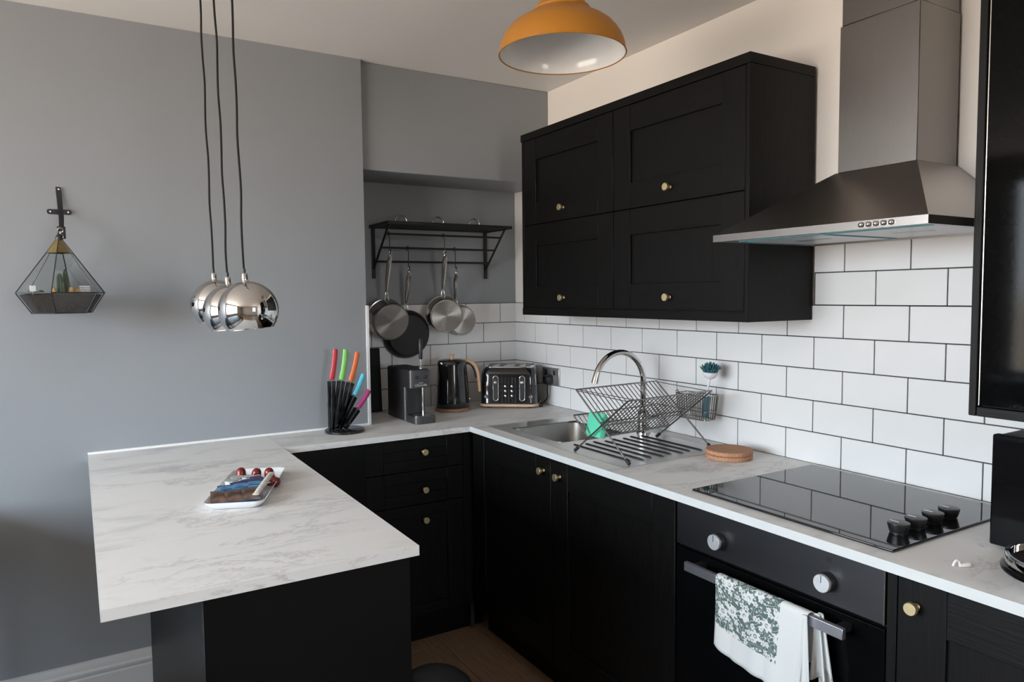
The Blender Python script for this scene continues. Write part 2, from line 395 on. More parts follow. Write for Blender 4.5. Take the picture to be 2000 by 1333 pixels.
m.box(x0, x1, YF, W1[0], FZ - .1, CZ).box(x0, x1, W1[1], YB, FZ - .1, CZ).box(x0, x1, W1[0], W1[1], FZ - .1, W1[2]).box(x0, x1, W1[0], W1[1], W1[3], CZ)
struct(m.build('wall_left', M['rear_wall']))
m = MB(); y0, y1 = YF - .12, YF
m.box(XL, W2[0], y0, y1, FZ - .1, CZ).box(W2[1], 0, y0, y1, FZ - .1, CZ).box(W2[0], W2[1], y0, y1, FZ - .1, W2[2]).box(W2[0], W2[1], y0, y1, W2[3], CZ)
struct(m.build('wall_front', M['rear_wall']))
# windows: frame, mullions, panes, sill
win = struct(bpy.data.objects.new('window_1', None)); COL.objects.link(win)
ya, yb, za, zb = W1; xw = XL - .06
m = MB()
for a, b_, c, d in ((ya, yb, za, za + .05), (ya, yb, zb - .05, zb), (ya, ya + .05, za, zb), (yb - .05, yb, za, zb)): m.box(xw - .03, xw + .03, a, b_, c, d)
m.build('window_frame', M['white_gloss'], win)
ys = [ya + .05 + (yb - ya - .1) * k / 3 for k in range(4)]
for k in (1, 2): box(xw - .03, xw + .03, ys[k] - .035, ys[k] + .035, za, zb).build('mullion', M['white_gloss'], win)
for k in range(3): box(xw - .004, xw + .004, ys[k], ys[k + 1], za + .05, zb - .05).build('pane', M['window_glass'], win)
box(XL - .02, XL + .14, ya - .06, yb + .06, za - .03, za).build('window_sill', M['white_gloss'], win, bevel=.004)
win = struct(bpy.data.objects.new('window_2', None)); COL.objects.link(win)
xa, xb, za, zb = W2; yw = YF - .06
m = MB()
for a, b_, c, d in ((xa, xb, za, za + .05), (xa, xb, zb - .05, zb), (xa, xa + .05, za, zb), (xb - .05, xb, za, zb)): m.box(a, b_, yw - .03, yw + .03, c, d)
m.build('window_frame', M['white_gloss'], win)
xm = (xa + xb) / 2
box(xm - .03, xm + .03, yw - .03, yw + .03, za, zb).build('mullion', M['white_gloss'], win)
for a, b_ in ((xa + .05, xm), (xm, xb - .05)): box(a, b_, yw - .004, yw + .004, za + .05, zb - .05).build('pane', M['window_glass'], win)
box(xa - .06, xb + .06, YF - .02, YF + .14, za - .03, za).build('window_sill', M['white_gloss'], win, bevel=.004)

# skirting board along the grey wall: torus moulding profile
prof = [(0, 0), (-.020, 0), (-.020, .092), (-.016, .097), (-.021, .106), (-.021, .114), (-.014, .121), (-.013, .134), (-.008, .145), (0, .148)]
m = MB(); m.loft([[(x, YB + a, FZ + h) for a, h in prof] for x in (XL, -1.812)])
struct(m.build('baseboard_back', M['skirting'], smooth=30))
# white bead where worktop meets the grey wall, and the tile edge strip on the alcove corner
m = MB(); m.loft([[(x, YB, .910), (x, YB - .006, .910), (x, YB - .0045, .9145), (x, YB, .917)] for x in (-1.985, -.945)])
struct(m.build('trim_1', M['white_gloss']))
struct(box(XB - .004, XB + .009, YB - .007, YB + .003, .9105, 1.418).build('trim_2', M['white_gloss'], bevel=.0015))

# ---------------------------------------------------------------- wall tiles: every tile a child of its wall
TL, TH, TT = 0.2, 0.0984, 0.008
_tile = {}
def tile(parent, length, height, axis):
    key = (round(length, 3), round(height, 3), axis)
    if key not in _tile:
        l, h = key[0] / 2, key[1] / 2
        mb = box(-TT, 0, -l, l, -h, h) if axis == 'x' else (box(-l, l, -TT, 0, -h, h) if axis == 'y' else box(0, TT, -l, l, -h, h))
        o = mb.build('tile', M['tile'], parent, bevel=.0011, seg=1); _tile[key] = o.data
    else:
        o = bpy.data.objects.new('tile', _tile[key]); COL.objects.link(o); o.parent = parent
    return o
def tile_rows(parent, axis, a0, a1, joint0, rows, place, ztop=None):
    for k in rows:
        z0 = 0.9105 + 0.101 * k; h = TH
        off = joint0 + (0.101 if k % 2 else 0.0)
        n0 = math.floor((a0 - off) / 0.202) - 1; n1 = math.ceil((a1 - off) / 0.202) + 1
        for n in range(n0, n1):
            s, e = off + n * 0.202 + .0014, off + (n + 1) * 0.202 - .0014
            s, e = max(s, a0), min(e, a1)
            if e - s < 0.012: continue
            t = tile(parent, e - s, h, axis); t.location = place((s + e) / 2, z0 + h / 2)
rp = lambda a, z: (-.001, a, z)
tile_rows(wall_right, 'x', -2.437, -.009, -1.5146, range(5), rp)
tile_rows(wall_right, 'x', -2.437, -1.815, -1.5146, range(5, 7), rp)
tile_rows(wall_right, 'x', -3.6, -2.439, -1.5146, range(3), rp)
tile_rows(wall_back, 'y', -.941, -.001, -.0998, range(5), lambda a, z: (a, -.001, z))
breast = bpy.data.objects['wall_back_breast']
tile_rows(breast, 'X', YB, -.010, -.12, range(5), lambda a, z: (XB + .001, a, z))
g = MB(); g.box(-.0055, 0, -2.438, 0, .905, 1.415).box(-.0055, 0, -2.437, -1.814, 1.41, 1.613).box(-.0055, 0, -3.6, -2.437, .905, 1.213)
g.build('grout', M['grout'], wall_right)
box(XB, 0, -.0055, 0, .905, 1.415).build('grout', M['grout'], wall_back)
box(XB, XB + .0055, YB + .004, 0, .905, 1.415).build('grout', M['grout'], breast)

# ---------------------------------------------------------------- fitted units
def fmap(face, pos):
    # local (u along the run, v up, w outward) -> world bounds
    if face == 'x': return lambda u0, u1, v0, v1, w0, w1: box(pos - w1, pos - w0, u0, u1, v0, v1)
    return lambda u0, u1, v0, v1, w0, w1: box(u0, u1, pos - w1, pos - w0, v0, v1)
def knob(parent, face, pos, u, v, r=.0128):
    c, ax = ((pos, u, v), (-1, 0, 0)) if face == 'x' else ((u, pos, v), (0, -1, 0))
    return lathe([(.008, 0), (.0065, .003), (.0065, .010), (r * .86, .0125), (r, .0145), (r, .0225), (r * .93, .0235), (0, .0235)], c, ax, 24).build('knob', M['brass'], parent, world=True, smooth=35, label='round brass knob')
def shaker(parent, face, pos, u0, u1, v0, v1, s=.095, t=.020, rail=None, name='door', knob_at=None):
    """frame-and-panel front: panel, two stiles, two rails"""
    rail = rail or s; f = fmap(face, pos)
    d = f(u0 + s * .8, u1 - s * .8, v0 + rail * .8, v1 - rail * .8, 0, t - .009).build(name, M['wood_v'], parent, world=True)
    for a, b_ in ((u0, u0 + s), (u1 - s, u1)): f(a, b_, v0, v1, 0, t).build('stile', M['wood_v'], d, world=True, bevel=.0012, seg=1)
    for a, b_ in ((v0, v0 + rail), (v1 - rail, v1)): f(u0 + s, u1 - s, a, b_, 0, t - .0008).build('rail', M['wood_h'], d, world=True, bevel=.0012, seg=1)
    if knob_at: knob(d, face, pos - t, *knob_at)
    return d
XD = -.582   # carcass front of the tiled-wall run; doors are 20 mm in front of it
PLZ = .15    # underside of doors
def base_unit(name, label, y0, y1, knob_at, hinge=None):
    t = thing(name, label, 'cabinet', (-.3, (y0 + y1) / 2, FZ))
    box(XD, -.02, y0, y1, PLZ, .868).build('carcass', M['carcass'], t, world=True)
    box(XD + .045, XD + .063, y0, y1, FZ, PLZ).build('plinth', M['black_board'], t, world=True)
    shaker(t, 'x', XD, y0 + .0015, y1 - .0015, PLZ, .883, knob_at=knob_at)
    return t
# sink units have no top so the bowl can hang in them
def open_unit(label, y0, y1, knob_at):
    t = thing('base_cabinet', label, 'cabinet', (-.3, (y0 + y1) / 2, FZ))
    m = MB().box(XD, -.02, y0, y0 + .018, PLZ, .886).box(XD, -.02, y1 - .018, y1, PLZ, .886).box(XD, -.02, y0, y1, PLZ, PLZ + .018).box(-.038, -.02, y0, y1, PLZ, .886)
    m.build('carcass', M['carcass'], t, world=True)
    box(XD + .045, XD + .063, y0, y1, FZ, PLZ).build('plinth', M['black_board'], t, world=True)
    shaker(t, 'x', XD, y0 + .0015, y1 - .0015, PLZ, .883, knob_at=knob_at)
    return t
open_unit('black base cabinet under the sink bowl, nearest the alcove corner', -1.2095, -.628, (-1.162, .832))
open_unit('black base cabinet under the draining board, next to the oven', -1.8215, -1.2105, (-1.262, .830))
t = base_unit('base_cabinet', 'black base cabinet right of the oven with one brass knob', -3.05, -2.452, (-2.490, .832))
f_ = thing('filler_panel', 'narrow black filler strip between oven and right-hand cabinet', 'panel', (-.3, -2.437, FZ))
box(XD - .018, XD, -2.4505, -2.4305, PLZ, .883).build('panel', M['wood_v'], f_, world=True)
box(XD, -.03, -2.4505, -2.4385, FZ, .883).build('side', M['black_board'], f_, world=True)

# drawers under the alcove worktop (facing the camera)
YD = -.590
t = thing('drawer_unit', 'black drawer unit with three brass knobs in the alcove run', 'drawers', (-.84, -.35, FZ))
m = MB().box(-1.066, -.60, YD, -.08, PLZ, .885).box(-.60, -.585, YD, YD + .02, FZ + .01, .885)
m.build('carcass', M['carcass'], t, world=True)
box(-1.066, -.53, YD + .035, YD + .053, FZ, PLZ).build('plinth', M['black_board'], t, world=True)
for z0, z1, kz in ((.752, .883, .826), (.612, .749, .671), (PLZ, .609, .546)):
    shaker(t, 'y', YD, -1.064, -.640, z0, z1, s=.075, rail=.045, name='drawer', knob_at=(-.818, kz))
box(-.638, -.604, YD - .018, YD, PLZ, .883).build('corner_post', M['wood_v'], t, world=True)
t = thing('base_end_panel', 'plain black panel closing the corner under the peninsula joint', 'panel', (-1.22, -.45, FZ))
box(-1.374, -1.070, YD - .040, YD - .018, FZ, .885).build('front_panel', M['black_board'], t, world=True, bevel=.001, seg=1)
box(-1.374, -1.070, YD - .018, YB - .01, PLZ, .885).build('carcass', M['carcass'], t, world=True)

# peninsula base
t = thing('peninsula_cabinet', 'black panelled base under the peninsula worktop', 'cabinet', (-1.6, -1.0, FZ))
box(-1.790, -1.402, -1.745, YB - .05, FZ, .885).build('carcass', M['carcass'], t, world=True)
box(-1.812, -1.378, -1.785, -1.765, FZ, .886).build('end_panel', M['black_board'], t, world=True, bevel=.001, seg=1)
box(-1.812, -1.792, -1.764, YB - .022, FZ, .886).build('side_panel', M['black_board'], t, world=True, bevel=.001, seg=1)
box(-1.398, -1.378, -1.764, -.66, PLZ, .886).build('door', M['black_board'], t, world=True, bevel=.001, seg=1)

# ---------------------------------------------------------------- worktops
WT, WB = .910, .888
t = thing('worktop', 'pale marble peninsula worktop with the snack tray on it', 'worktop', (-1.68, -1.1, WB))
box(-1.983, -1.3765, -1.836, YB - .001, WB, WT).build('slab', M['marble'], t, world=True)
box(-1.9845, -1.983, -1.836, YB - .001, WB, WT).build('edging', M['edging'], t, world=True)
t = thing('worktop', 'pale marble worktop running into the alcove under kettle and toaster', 'worktop', (-.7, -.4, WB))
m = MB().box(-1.375, XB + .010, -.628, YB - .001, WB, WT).box(XB + .010, -.010, -.628, -.010, WB, WT)
m.build('slab', M['marble'], t, world=True)
box(-1.375, -.612, -.6295, -.628, WB, WT).build('edging', M['marble'], t, world=True)
t = thing('worktop', 'long pale marble worktop holding sink and hob along the tiled wall', 'worktop', (-.3, -2.0, WB))
SX0, SX1, SY0, SY1 = -.540, -.105, -1.525, -.700   # sink cut-out
m = MB().box(-.6125, SX0, -3.30, -.6285, WB, WT).box(SX1, -.010, -3.30, -.6285, WB, WT).box(SX0, SX1, SY1, -.6285, WB, WT).box(SX0, SX1, -3.30, SY0, WB, WT)
m.build('slab', M['marble'], t, world=True)
box(-.614, -.6125, -3.30, -.6300, WB, WT).build('edging', M['edging'], t, world=True)

# ---------------------------------------------------------------- sink and tap
t = thing('sink', 'stainless steel inset sink with bowl and ridged draining board', 'sink', (-.32, -1.1, WT))
bx0, bx1, by0, by1 = -.500, -.180, -1.125, -.775
m = MB()
o_ = rrect(.465, .865, .012, 3, -.3225, -1.1125)
for a in ((-.555, bx0, -1.545, -.680), (bx1, -.090, -1.545, -.680), (bx0, bx1, by1, -.680), (bx0, bx1, -1.545, by0)):
    m.box(a[0], a[1], a[2], a[3], WT + .0003, WT + .0030)
m.build('rim', M['steel_sink'], t, world=True)
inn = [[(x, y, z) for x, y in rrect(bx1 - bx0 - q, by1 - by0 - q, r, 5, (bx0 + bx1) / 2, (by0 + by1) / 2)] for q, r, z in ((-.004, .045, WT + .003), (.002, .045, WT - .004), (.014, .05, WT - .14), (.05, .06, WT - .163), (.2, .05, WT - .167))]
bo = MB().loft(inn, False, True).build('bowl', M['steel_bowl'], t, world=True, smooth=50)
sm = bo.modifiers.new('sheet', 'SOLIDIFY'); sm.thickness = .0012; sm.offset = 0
lathe([(.040, 0), (.040, .002), (.030, .003), (.012, .001), (0, .001)], (-.34, -.95, WT - .166), (0, 0, 1), 28).build('drain', M['chrome'], t, world=True, smooth=40)
for k in range(8):
    x = -.478 + k * .044
    MB().lathe([(.0018, 0), (.0042, .010), (.0042, .305), (.0018, .315)], (x, -1.175 - (.012 if k % 2 else 0), WT + .0032), (0, -1, 0), 8).build('drainer_ridge', M['steel_shaded'], t, world=True, smooth=50)
t = thing('tap', 'chrome swan-neck mixer tap behind the sink', 'tap', (-.125, -1.150, WT + .003))
lathe([(.027, 0), (.027, .006), (.022, .010), (.022, .085), (.0155, .092), (.013, .10)], seg=28).build('body', M['chrome'], t, smooth=35)
R = .118; pts = [(0, 0, .06), (0, 0, .12), (0, 0, .17), (0, 0, .203)]
for k in range(1, 21):
    a = PI * k / 20 * .93
    pts.append((-R + R * math.cos(a), 0, .203 + R * math.sin(a)))
e = Vector(pts[-1]); d_ = (e - Vector(pts[-2])).normalized(); pts.append(tuple(e + d_ * .014))
MB().tube(pts, .0115, 16).build('spout', M['chrome'], t, smooth=50)
p1 = Vector(pts[-1]); MB().cyl(p1 - d_ * .018, p1 + d_ * .004, .0128, 16).build('nozzle', M['chrome'], t, smooth=40)
MB().tube(spline([(0, -.018, .06), (.0, -.045, .068), (-.005, -.085, .082)], 5), .0055, 10).build('lever', M['chrome'], t, smooth=50)

# ---------------------------------------------------------------- hob
t = thing('hob', 'black glass ceramic hob inset in the worktop', 'hob', (-.305, -2.13, WT))
box(-.563, -.048, -2.418, -1.845, WT + .0005, WT + .0065).build('glass', M['hob_glass'], t, world=True, bevel=.002, seg=2)
for kx in (-.446, -.378, -.308, -.239):
    k_ = lathe([(.0175, 0), (.0175, .003), (.019, .004), (.0235, .021), (.0232, .023), (.021, .0238), (0, .0235)], (kx, -2.360, WT + .0066), (0, 0, 1), 28).build('knob', M['black_plastic'], t, world=True, smooth=35)
    box(kx - .0012, kx + .0012, -2.360, -2.339, WT + .0301, WT + .0308).build('pointer', M['logo'], k_, world=True)

# ---------------------------------------------------------------- oven
OY0, OY1, OX = -2.4285, -1.8235, -.600
t = thing('oven', 'built-in black oven with steel control panel below the hob', 'oven', (-.3, -2.126, FZ))
box(OX + .022, -.05, OY0, OY1, .17, .885).build('carcass', M['carcass'], t, world=True)
fa = box(OX - .002, OX + .02, OY0 + .004, OY1 - .004, .768, .884).build('control_panel', M['fascia'], t, world=True, bevel=.001, seg=1)
box(OX - .0028, OX + .02, OY0 + .0015, OY0 + .0045, .768, .884).build('edge_strip', M['silver'], fa, world=True)
for ky in (-1.985, -2.297):
    k_ = lathe([(.0215, 0), (.0215, .018), (.0205, .0195)], (OX - .0022, ky, .818), (-1, 0, 0), 32).build('dial', M['black_plastic'], t, world=True, smooth=35)
    lathe([(.0200, .0195), (.0200, .026), (.0190, .0272), (0, .0272)], (OX - .0022, ky, .818), (-1, 0, 0), 32).build('dial_cap', M['dial'], k_, world=True, smooth=35)
    box(OX - .0298, OX - .0293, ky - .0008, ky + .0008, .820, .8365).build('pointer', M['black_plastic'], k_, world=True)
    for a in (-150, -115, -60, -30, 0, 30, 60, 115, 150):
        yy, zz = ky + .031 * math.sin(math.radians(a)), .818 + .031 * math.cos(math.radians(a))
        box(OX - .0024, OX - .0019, yy - .0012, yy + .0012, zz - .0012, zz + .0012).build('dial_mark', M['mark'], fa, world=True)
    m = MB(); cz, cy = .8665, ky
    for a in ((-.006, .006, -.006, -.0048), (-.006, .006, .0048, .006), (-.006, -.0048, -.006, .006), (.0048, .006, -.006, .006), (-.003, .003, -.001, .001), (-.001, .001, -.003, .003)):
        m.box(OX - .0024, OX - .0019, cy + a[0], cy + a[1], cz + a[2], cz + a[3])
    m.build('oven_symbol', M['mark'], fa, world=True)
box(OX, OX + .021, OY0 + .002, OY1 - .002, .165, .758).build('door', M['door_glass'], t, world=True, bevel=.0015, seg=1)
m = MB().box(OX - .001, OX, OY0 + .002, OY0 + .05, .2, .7).box(OX - .001, OX, OY1 - .05, OY1 - .002, .2, .7)
h_ = box(OX - .052, OX - .040, -2.366, -1.905, .724, .748).build('handle', M['bar'], t, world=True, bevel=.0012, seg=1)
for yy in (-2.345, -1.928): box(OX - .040, OX, yy - .009, yy + .009, .728, .744).build('bracket', M['black_plastic'], h_, world=True, bevel=.001, seg=1)
box(XD + .045, XD + .063, OY0, OY1, FZ, .165).build('plinth', M['black_board'], t, world=True)

# ---------------------------------------------------------------- tea towel over the oven handle
def towel_mesh():
    nu, nv = 44, 40
    y0, y1 = -2.022, -2.286
    zt = .7505; xo, xi = OX - .0565, OX - .0365
    vs, uvs, fs = [], [], []
    for j in range(nv + 1):
        v = j / nv
        for i in range(nu + 1):
            u = i / nu
            Lf = .168 + .052 * u + .006 * math.sin(u * 7)           # front drop grows to the right
            Lb = .150 + .03 * math.sin(u * 5)
            tot = Lf + .026 + Lb
            s = v * tot
            fold = .0045 * math.sin(u * 9.5 + .6) + .003 * math.sin(u * 21)
            if s <= Lf:
                k = 1 - s / Lf                # 0 at the bar, 1 at the hem
                k = (Lf - s) / Lf
                x = xo - .002 - abs(fold) * k - .010 * k * k; z = zt - (Lf - s)
                if z > zt - .006: x += 0
                y = y0 + (y1 - y0) * u + .010 * k * (1 - 2 * u) * (-.4) + .018 * k * u * (1 if u > .8 else .6)
                y += -.004 * k
                z += -.0 * u
            elif s <= Lf + .026:
                a = (s - Lf) / .026 * PI
                x = (xo + xi) / 2 - math.cos(a) * (xi - xo) / 2; z = zt + math.sin(a) * .0035; y = y0 + (y1 - y0) * u
            else:
                q = (s - Lf - .026); k = q / Lb
                x = xi + .001 + min(.020, fold * k + .004 * k); z = zt - q; y = y0 + (y1 - y0) * u - .006 * k
            vs.append((x, y, z)); uvs.append((u, 1 - 0 + 0 if False else s / .24))
    for j in range(nv):
        for i in range(nu):
            a = j * (nu + 1) + i; fs.append((a, a + 1, a + nu + 2, a + nu + 1))
    return vs, uvs, fs
tw = thing('tea_towel', 'white tea towel with green floral print hanging on the oven handle', 'towel', (OX - .05, -2.15, .75))
def cloth_obj(name, vs, uvs, fs, m, parent, thick=.0016):
    L = parent.location
    me = bpy.data.meshes.new(name); me.from_pydata([(x - L.x, y - L.y, z - L.z) for x, y, z in vs], [], fs); me.update()
    ul = me.uv_layers.new(name='cloth')
    for lp in me.loops: ul.data[lp.index].uv = uvs[lp.vertex_index]
    for p in me.polygons: p.use_smooth = True
    me.materials.append(m)
    o = bpy.data.objects.new(name, me); COL.objects.link(o); o.parent = parent
    md = o.modifiers.new('thick', 'SOLIDIFY'); md.thickness = thick; md.offset = 0
    return o
vs, uvs, fs = towel_mesh()
cloth_obj('printed_cloth', vs, uvs, fs, M['towel'], tw)
# bunched pleats of the back half showing past the right edge
for k, (yy, drop, x_) in enumerate(((-2.284, .172, -.662), (-2.294, .150, -.633), (-2.300, .132, -.628), (-2.296, .160, -.623))):
    vs, uvs, fs = [], [], []
    n, mm = 14, 8
    for j in range(n + 1):
        v = j / n
        for i in range(mm + 1):
            u = i / mm
            w = .012 + .026 * v
            x = x_ - .004 + .007 * math.sin(u * PI) * (0.4 + v); y = yy + w * (0.5 - u) - .014 * v * (k - .5) * .5; z = .7505 - drop * v - .006 * math.cos(u * PI * 2) * v
            vs.append((x, y, z)); uvs.append((.9, .1))
    for j in range(n):
        for i in range(mm):
            a = j * (mm + 1) + i; fs.append((a, a + 1, a + mm + 2, a + mm + 1))
    cloth_obj('pleat', vs, uvs, fs, M['towel'], tw, .003)

# ---------------------------------------------------------------- wall cabinet with four lift-up doors
CX = -.286
t = thing('wall_cabinet', 'long black wall cabinet with four panelled doors above the sink', 'cabinet', (-.15, -1.19, 1.368))
box(CX, -.012, -1.790, -.566, 1.385, 2.118).build('carcass', M['carcass'], t, world=True)
box(-.3075, -.012, -1.812, -.556, 2.1195, 2.150).build('cornice', M['wood_h'], t, world=True, bevel=.0015, seg=1)
box(-.3065, -.012, -1.7965, -.560, 1.368, 1.3985).build('pelmet', M['wood_h'], t, world=True, bevel=.001, seg=1)
box(-.3065, -.012, -1.8115, -1.7965, 1.368, 2.119).build('end_panel', M['wood_v'], t, world=True, bevel=.001, seg=1)
box(-.3065, -.012, -.580, -.564, 1.3985, 2.119).build('end_panel', M['wood_v'], t, world=True, bevel=.001, seg=1)
for y0, y1 in ((-1.1885, -.5815), (-1.795, -1.1915)):
    for z0, z1, kz in ((1.757, 2.1175, 1.806), (1.401, 1.754, 1.443)):
        shaker(t, 'x', CX, y0, y1, z0, z1, s=.092, rail=.090, knob_at=((y0 + y1) / 2 + .012, kz))

# ---------------------------------------------------------------- tall glass-fronted cabinet at the right
t = thing('glass_cabinet', 'tall black wall cabinet with dark glass door above the microwave', 'cabinet', (-.17, -2.75, 1.182))
box(-.308, -.012, -3.02, -2.458, 1.2, 2.38).build('carcass', M['carcass'], t, world=True)
box(-.330, -.012, -2.4575, -2.4415, 1.182, 2.40).build('end_panel', M['wood_v'], t, world=True, bevel=.0015, seg=1)
box(-.330, -.012, -3.04, -2.4580, 1.182, 1.203).build('bottom_panel', M['wood_h'], t, world=True, bevel=.0012, seg=1)
d = box(-.326, -.309, -3.02, -2.4605, 1.206, 2.38).build('door', M['door_glass'], t, world=True, bevel=.002, seg=2)
box(-.3275, -.326, -2.4625, -2.4605, 1.206, 2.38).build('door_edge', M['silver'], d, world=True)

# ---------------------------------------------------------------- extractor hood
HY0, HY1 = -2.413, -1.8135; CY0, CY1 = -2.237, -2.020; HXF, CXF = -.455, -.196
t = thing('extractor_hood', 'brushed steel pyramid chimney hood above the hob', 'hood', (-.2, -2.11, 1.597))
Z0, Z1, Z2 = 1.598, 1.617, 1.779
rim = MB()
rim.box(HXF, HXF + .012, HY0, HY1, Z0, Z1).box(HXF + .012, -.012, HY0, HY0 + .012, Z0, Z1).box(HXF + .012, -.012, HY1 - .012, HY1, Z0, Z1).box(-.024, -.012, HY0 + .012, HY1 - .012, Z0, Z1)
rim.build('rim', M['steel_h'], t, world=True)
ca = MB().loft([[(HXF, HY0, Z1), (HXF, HY1, Z1), (-.012, HY1, Z1), (-.012, HY0, Z1)], [(CXF - .004, CY0 - .004, Z2), (CXF - .004, CY1 + .004, Z2), (-.012, CY1 + .004, Z2), (-.012, CY0 - .004, Z2)]])
ca.build('canopy', M['steel_h'], t, world=True)
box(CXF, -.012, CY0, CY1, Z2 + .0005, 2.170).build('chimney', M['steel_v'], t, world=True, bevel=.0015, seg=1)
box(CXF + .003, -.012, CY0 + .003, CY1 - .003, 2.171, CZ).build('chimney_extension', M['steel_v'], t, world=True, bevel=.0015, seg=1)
for k in range(5):
    yy = -2.262 - .0178 * k
    lathe([(.0062, 0), (.0062, .004), (.0045, .0065), (0, .0072)], (HXF - .0003, yy, 1.6075), (-1, 0, 0), 16).build('button', M['chrome'], t, world=True, smooth=50)
u_ = box(HXF + .013, -.025, HY0 + .013, HY1 - .013, 1.6035, 1.608).build('underside', M['filter'], t, world=True)
for a, b_ in ((-2.385, -2.125), (-2.105, -1.85)):
    fl = box(-.385, -.07, a, b_, 1.600, 1.6034).build('filter_panel', M['filter'], t, world=True, bevel=.0008, seg=1)
    box(-.25, -.225, (a + b_) / 2 - .05, (a + b_) / 2 + .05, 1.5992, 1.5999).build('latch', M['steel_h'], fl, world=True)
box(-.388, -.384, -2.387, -1.848, 1.5985, 1.6015).build('film_edge', M['film'], t, world=True)
box(-.386, -.06, -2.110, -2.1065, 1.5985, 1.6015).build('film_edge', M['film'], t, world=True)
box(-.386, -.06, -1.849, -1.8455, 1.5985, 1.6015).build('film_edge', M['film'], t, world=True)

# ---------------------------------------------------------------- microwave, chrome bowl, clip at the right end
t = thing('microwave', 'black microwave at the right end of the worktop', 'microwave', (-.2, -2.73, WT))
mw = box(-.345, -.03, -2.965, -2.507, .922, 1.152).build('body', M['black_plastic'], t, world=True, bevel=.006)
dr = box(-.3655, -.3455, -2.862, -2.508, .920, 1.155).build('door', M['black_gloss'], t, world=True, bevel=.004)
box(-.3655, -.3455, -2.964, -2.864, .920, 1.155).build('control_panel', M['black_gloss'], t, world=True, bevel=.004)
for sx, sy in ((-.32, -2.54), (-.32, -2.93), (-.06, -2.54), (-.06, -2.93)): MB().cyl((sx, sy, WT), (sx, sy, .923), .014, 12).build('foot', M['rubber'], t, world=True)
for k in range(6): box(-.335 + k * .012, -.330 + k * .012, -2.62, -2.52, 1.1519, 1.1535).build('vent', M['black_plastic'], mw, world=True)
t = thing('steel_bowl', 'round chrome stepped bowl at the right edge of the worktop', 'bowl', (-.502, -2.708, WT))
lathe([(.066, 0), (.068, .003), (.072, .005), (.088, .014), (.099, .026), (.103, .034), (.102, .035)], seg=48).build('lower_bowl', M['chrome'], t, smooth=60)
lathe([(.102, .035), (.1055, .036), (.106, .041), (.104, .044), (.098, .0445)], seg=48).build('collar', M['black_gloss'], t, smooth=60)
lathe([(.098, .044), (.0995, .046), (.0995, .063), (.098, .065), (.092, .064), (.090, .052), (0, .050)], seg=48).build('upper_ring', M['chrome'], t, smooth=60)
t = thing('plastic_clip', 'small white plastic clip lying on the worktop', 'clip', (-.523, -2.533, WT), math.radians(-31))
MB().loft([[(x, y, z) for y, z in rrect(w, h, min(w, h) * .45, 3, 0, h / 2 + .0005)] for x, w, h in ((-.004, .008, .006), (.002, .011, .007), (.013, .012, .009), (.019, .010, .009), (.021, .006, .006))]).build('clip_body', M['white_paper'], t, smooth=50)
MB().tube(spline([(-.002, 0, .005), (-.005, 0, .012), (-.010, 0, .013), (-.014, 0, .008), (-.016, 0, .0025)], 4), .0026, 8).build('clip_jaw', M['white_paper'], t, smooth=60)

# ---------------------------------------------------------------- cork mats
for k, (dx, dy, lab) in enumerate(((0, 0, 'lower round cork mat of the pair by the hob'), (.003, .002, 'upper round cork mat of the pair by the hob'))):
    z = WT + .0003 + k * .0145
    o = lathe([(.074, 0), (.076, .002), (.076, .012), (.074, .014), (0, .014)], (0, 0, 0), (0, 0, 1), 48).build('cork_mat', M['cork'], smooth=35)
    o.location = (-.165 + dx, -1.617 + dy, z); tag(o, lab, 'mat', 'cork mats')

# ---------------------------------------------------------------- folding dish rack
rk = thing('dish_rack', 'folding chrome wire dish rack standing on the draining board', 'dish rack', (-.337, -1.392, WT + .003), .068)
hx = .196          # half length along local x
zc = .118; zt = .212
fy, ty = .1245, .128        # foot and tip half-span in y
def lerp(a, b, t): return tuple(a[i] + (b[i] - a[i]) * t for i in range(3))
# panel A: foot at -y, tip at +y ; panel B: foot at +y, tip at -y
def Afoot(x): return (x, -fy, .010)
def Atip(x): return (x, ty, zt + .004)
def Bfoot(x): return (x, fy, .010)
def Btip(x): return (x, -ty, zt - .006)
for sgn, foot, tip in ((1, Afoot, Atip), (1, Bfoot, Btip)):
    for x in (-hx, hx):
        xx = x + (0.004 if foot is Bfoot else 0) * (1 if x > 0 else -1)
        MB().tube([foot(xx), tip(xx)], .0030, 8).build('leg', M['chrome_wire'], rk, smooth=60)
        fp = foot(xx); dd = (Vector(tip(xx)) - Vector(fp)).normalized()
        MB().cyl(Vector(fp) - dd * .008, Vector(fp) + dd * .012, .0058, 12).build('foot_cap', M['rubber'], rk, smooth=40)
def wire_panel(name, p0, p1, t0, t1, n, extra=()):
    m = MB()
    for tt in (t0, t1) + tuple(extra): m.tube([lerp(p0(-hx), p1(-hx), tt), lerp(p0(hx), p1(hx), tt)], .0026, 8)
    for k in range(1, n):
        x = -hx + 2 * hx * k / n
        m.tube([lerp(p0(x), p1(x), t0), lerp(p0(x), p1(x), t1)], .0017, 6)
    return m.build(name, M['chrome_wire'], rk, smooth=60)
wire_panel('upper_wire_panel', Afoot, Atip, .52, 1.0, 20)
wire_panel('upper_wire_panel', Bfoot, Btip, .22, 1.0, 20, (.50,))
# small lower tray panel leaning away from the long panel
def Lb(x): return lerp(Bfoot(x), Btip(x), .24)
def Lt(x): b = Lb(x); return (x, b[1] + .078, b[2] + .068)
wire_panel('lower_wire_panel', Lb, Lt, 0.0, 1.0, 20)
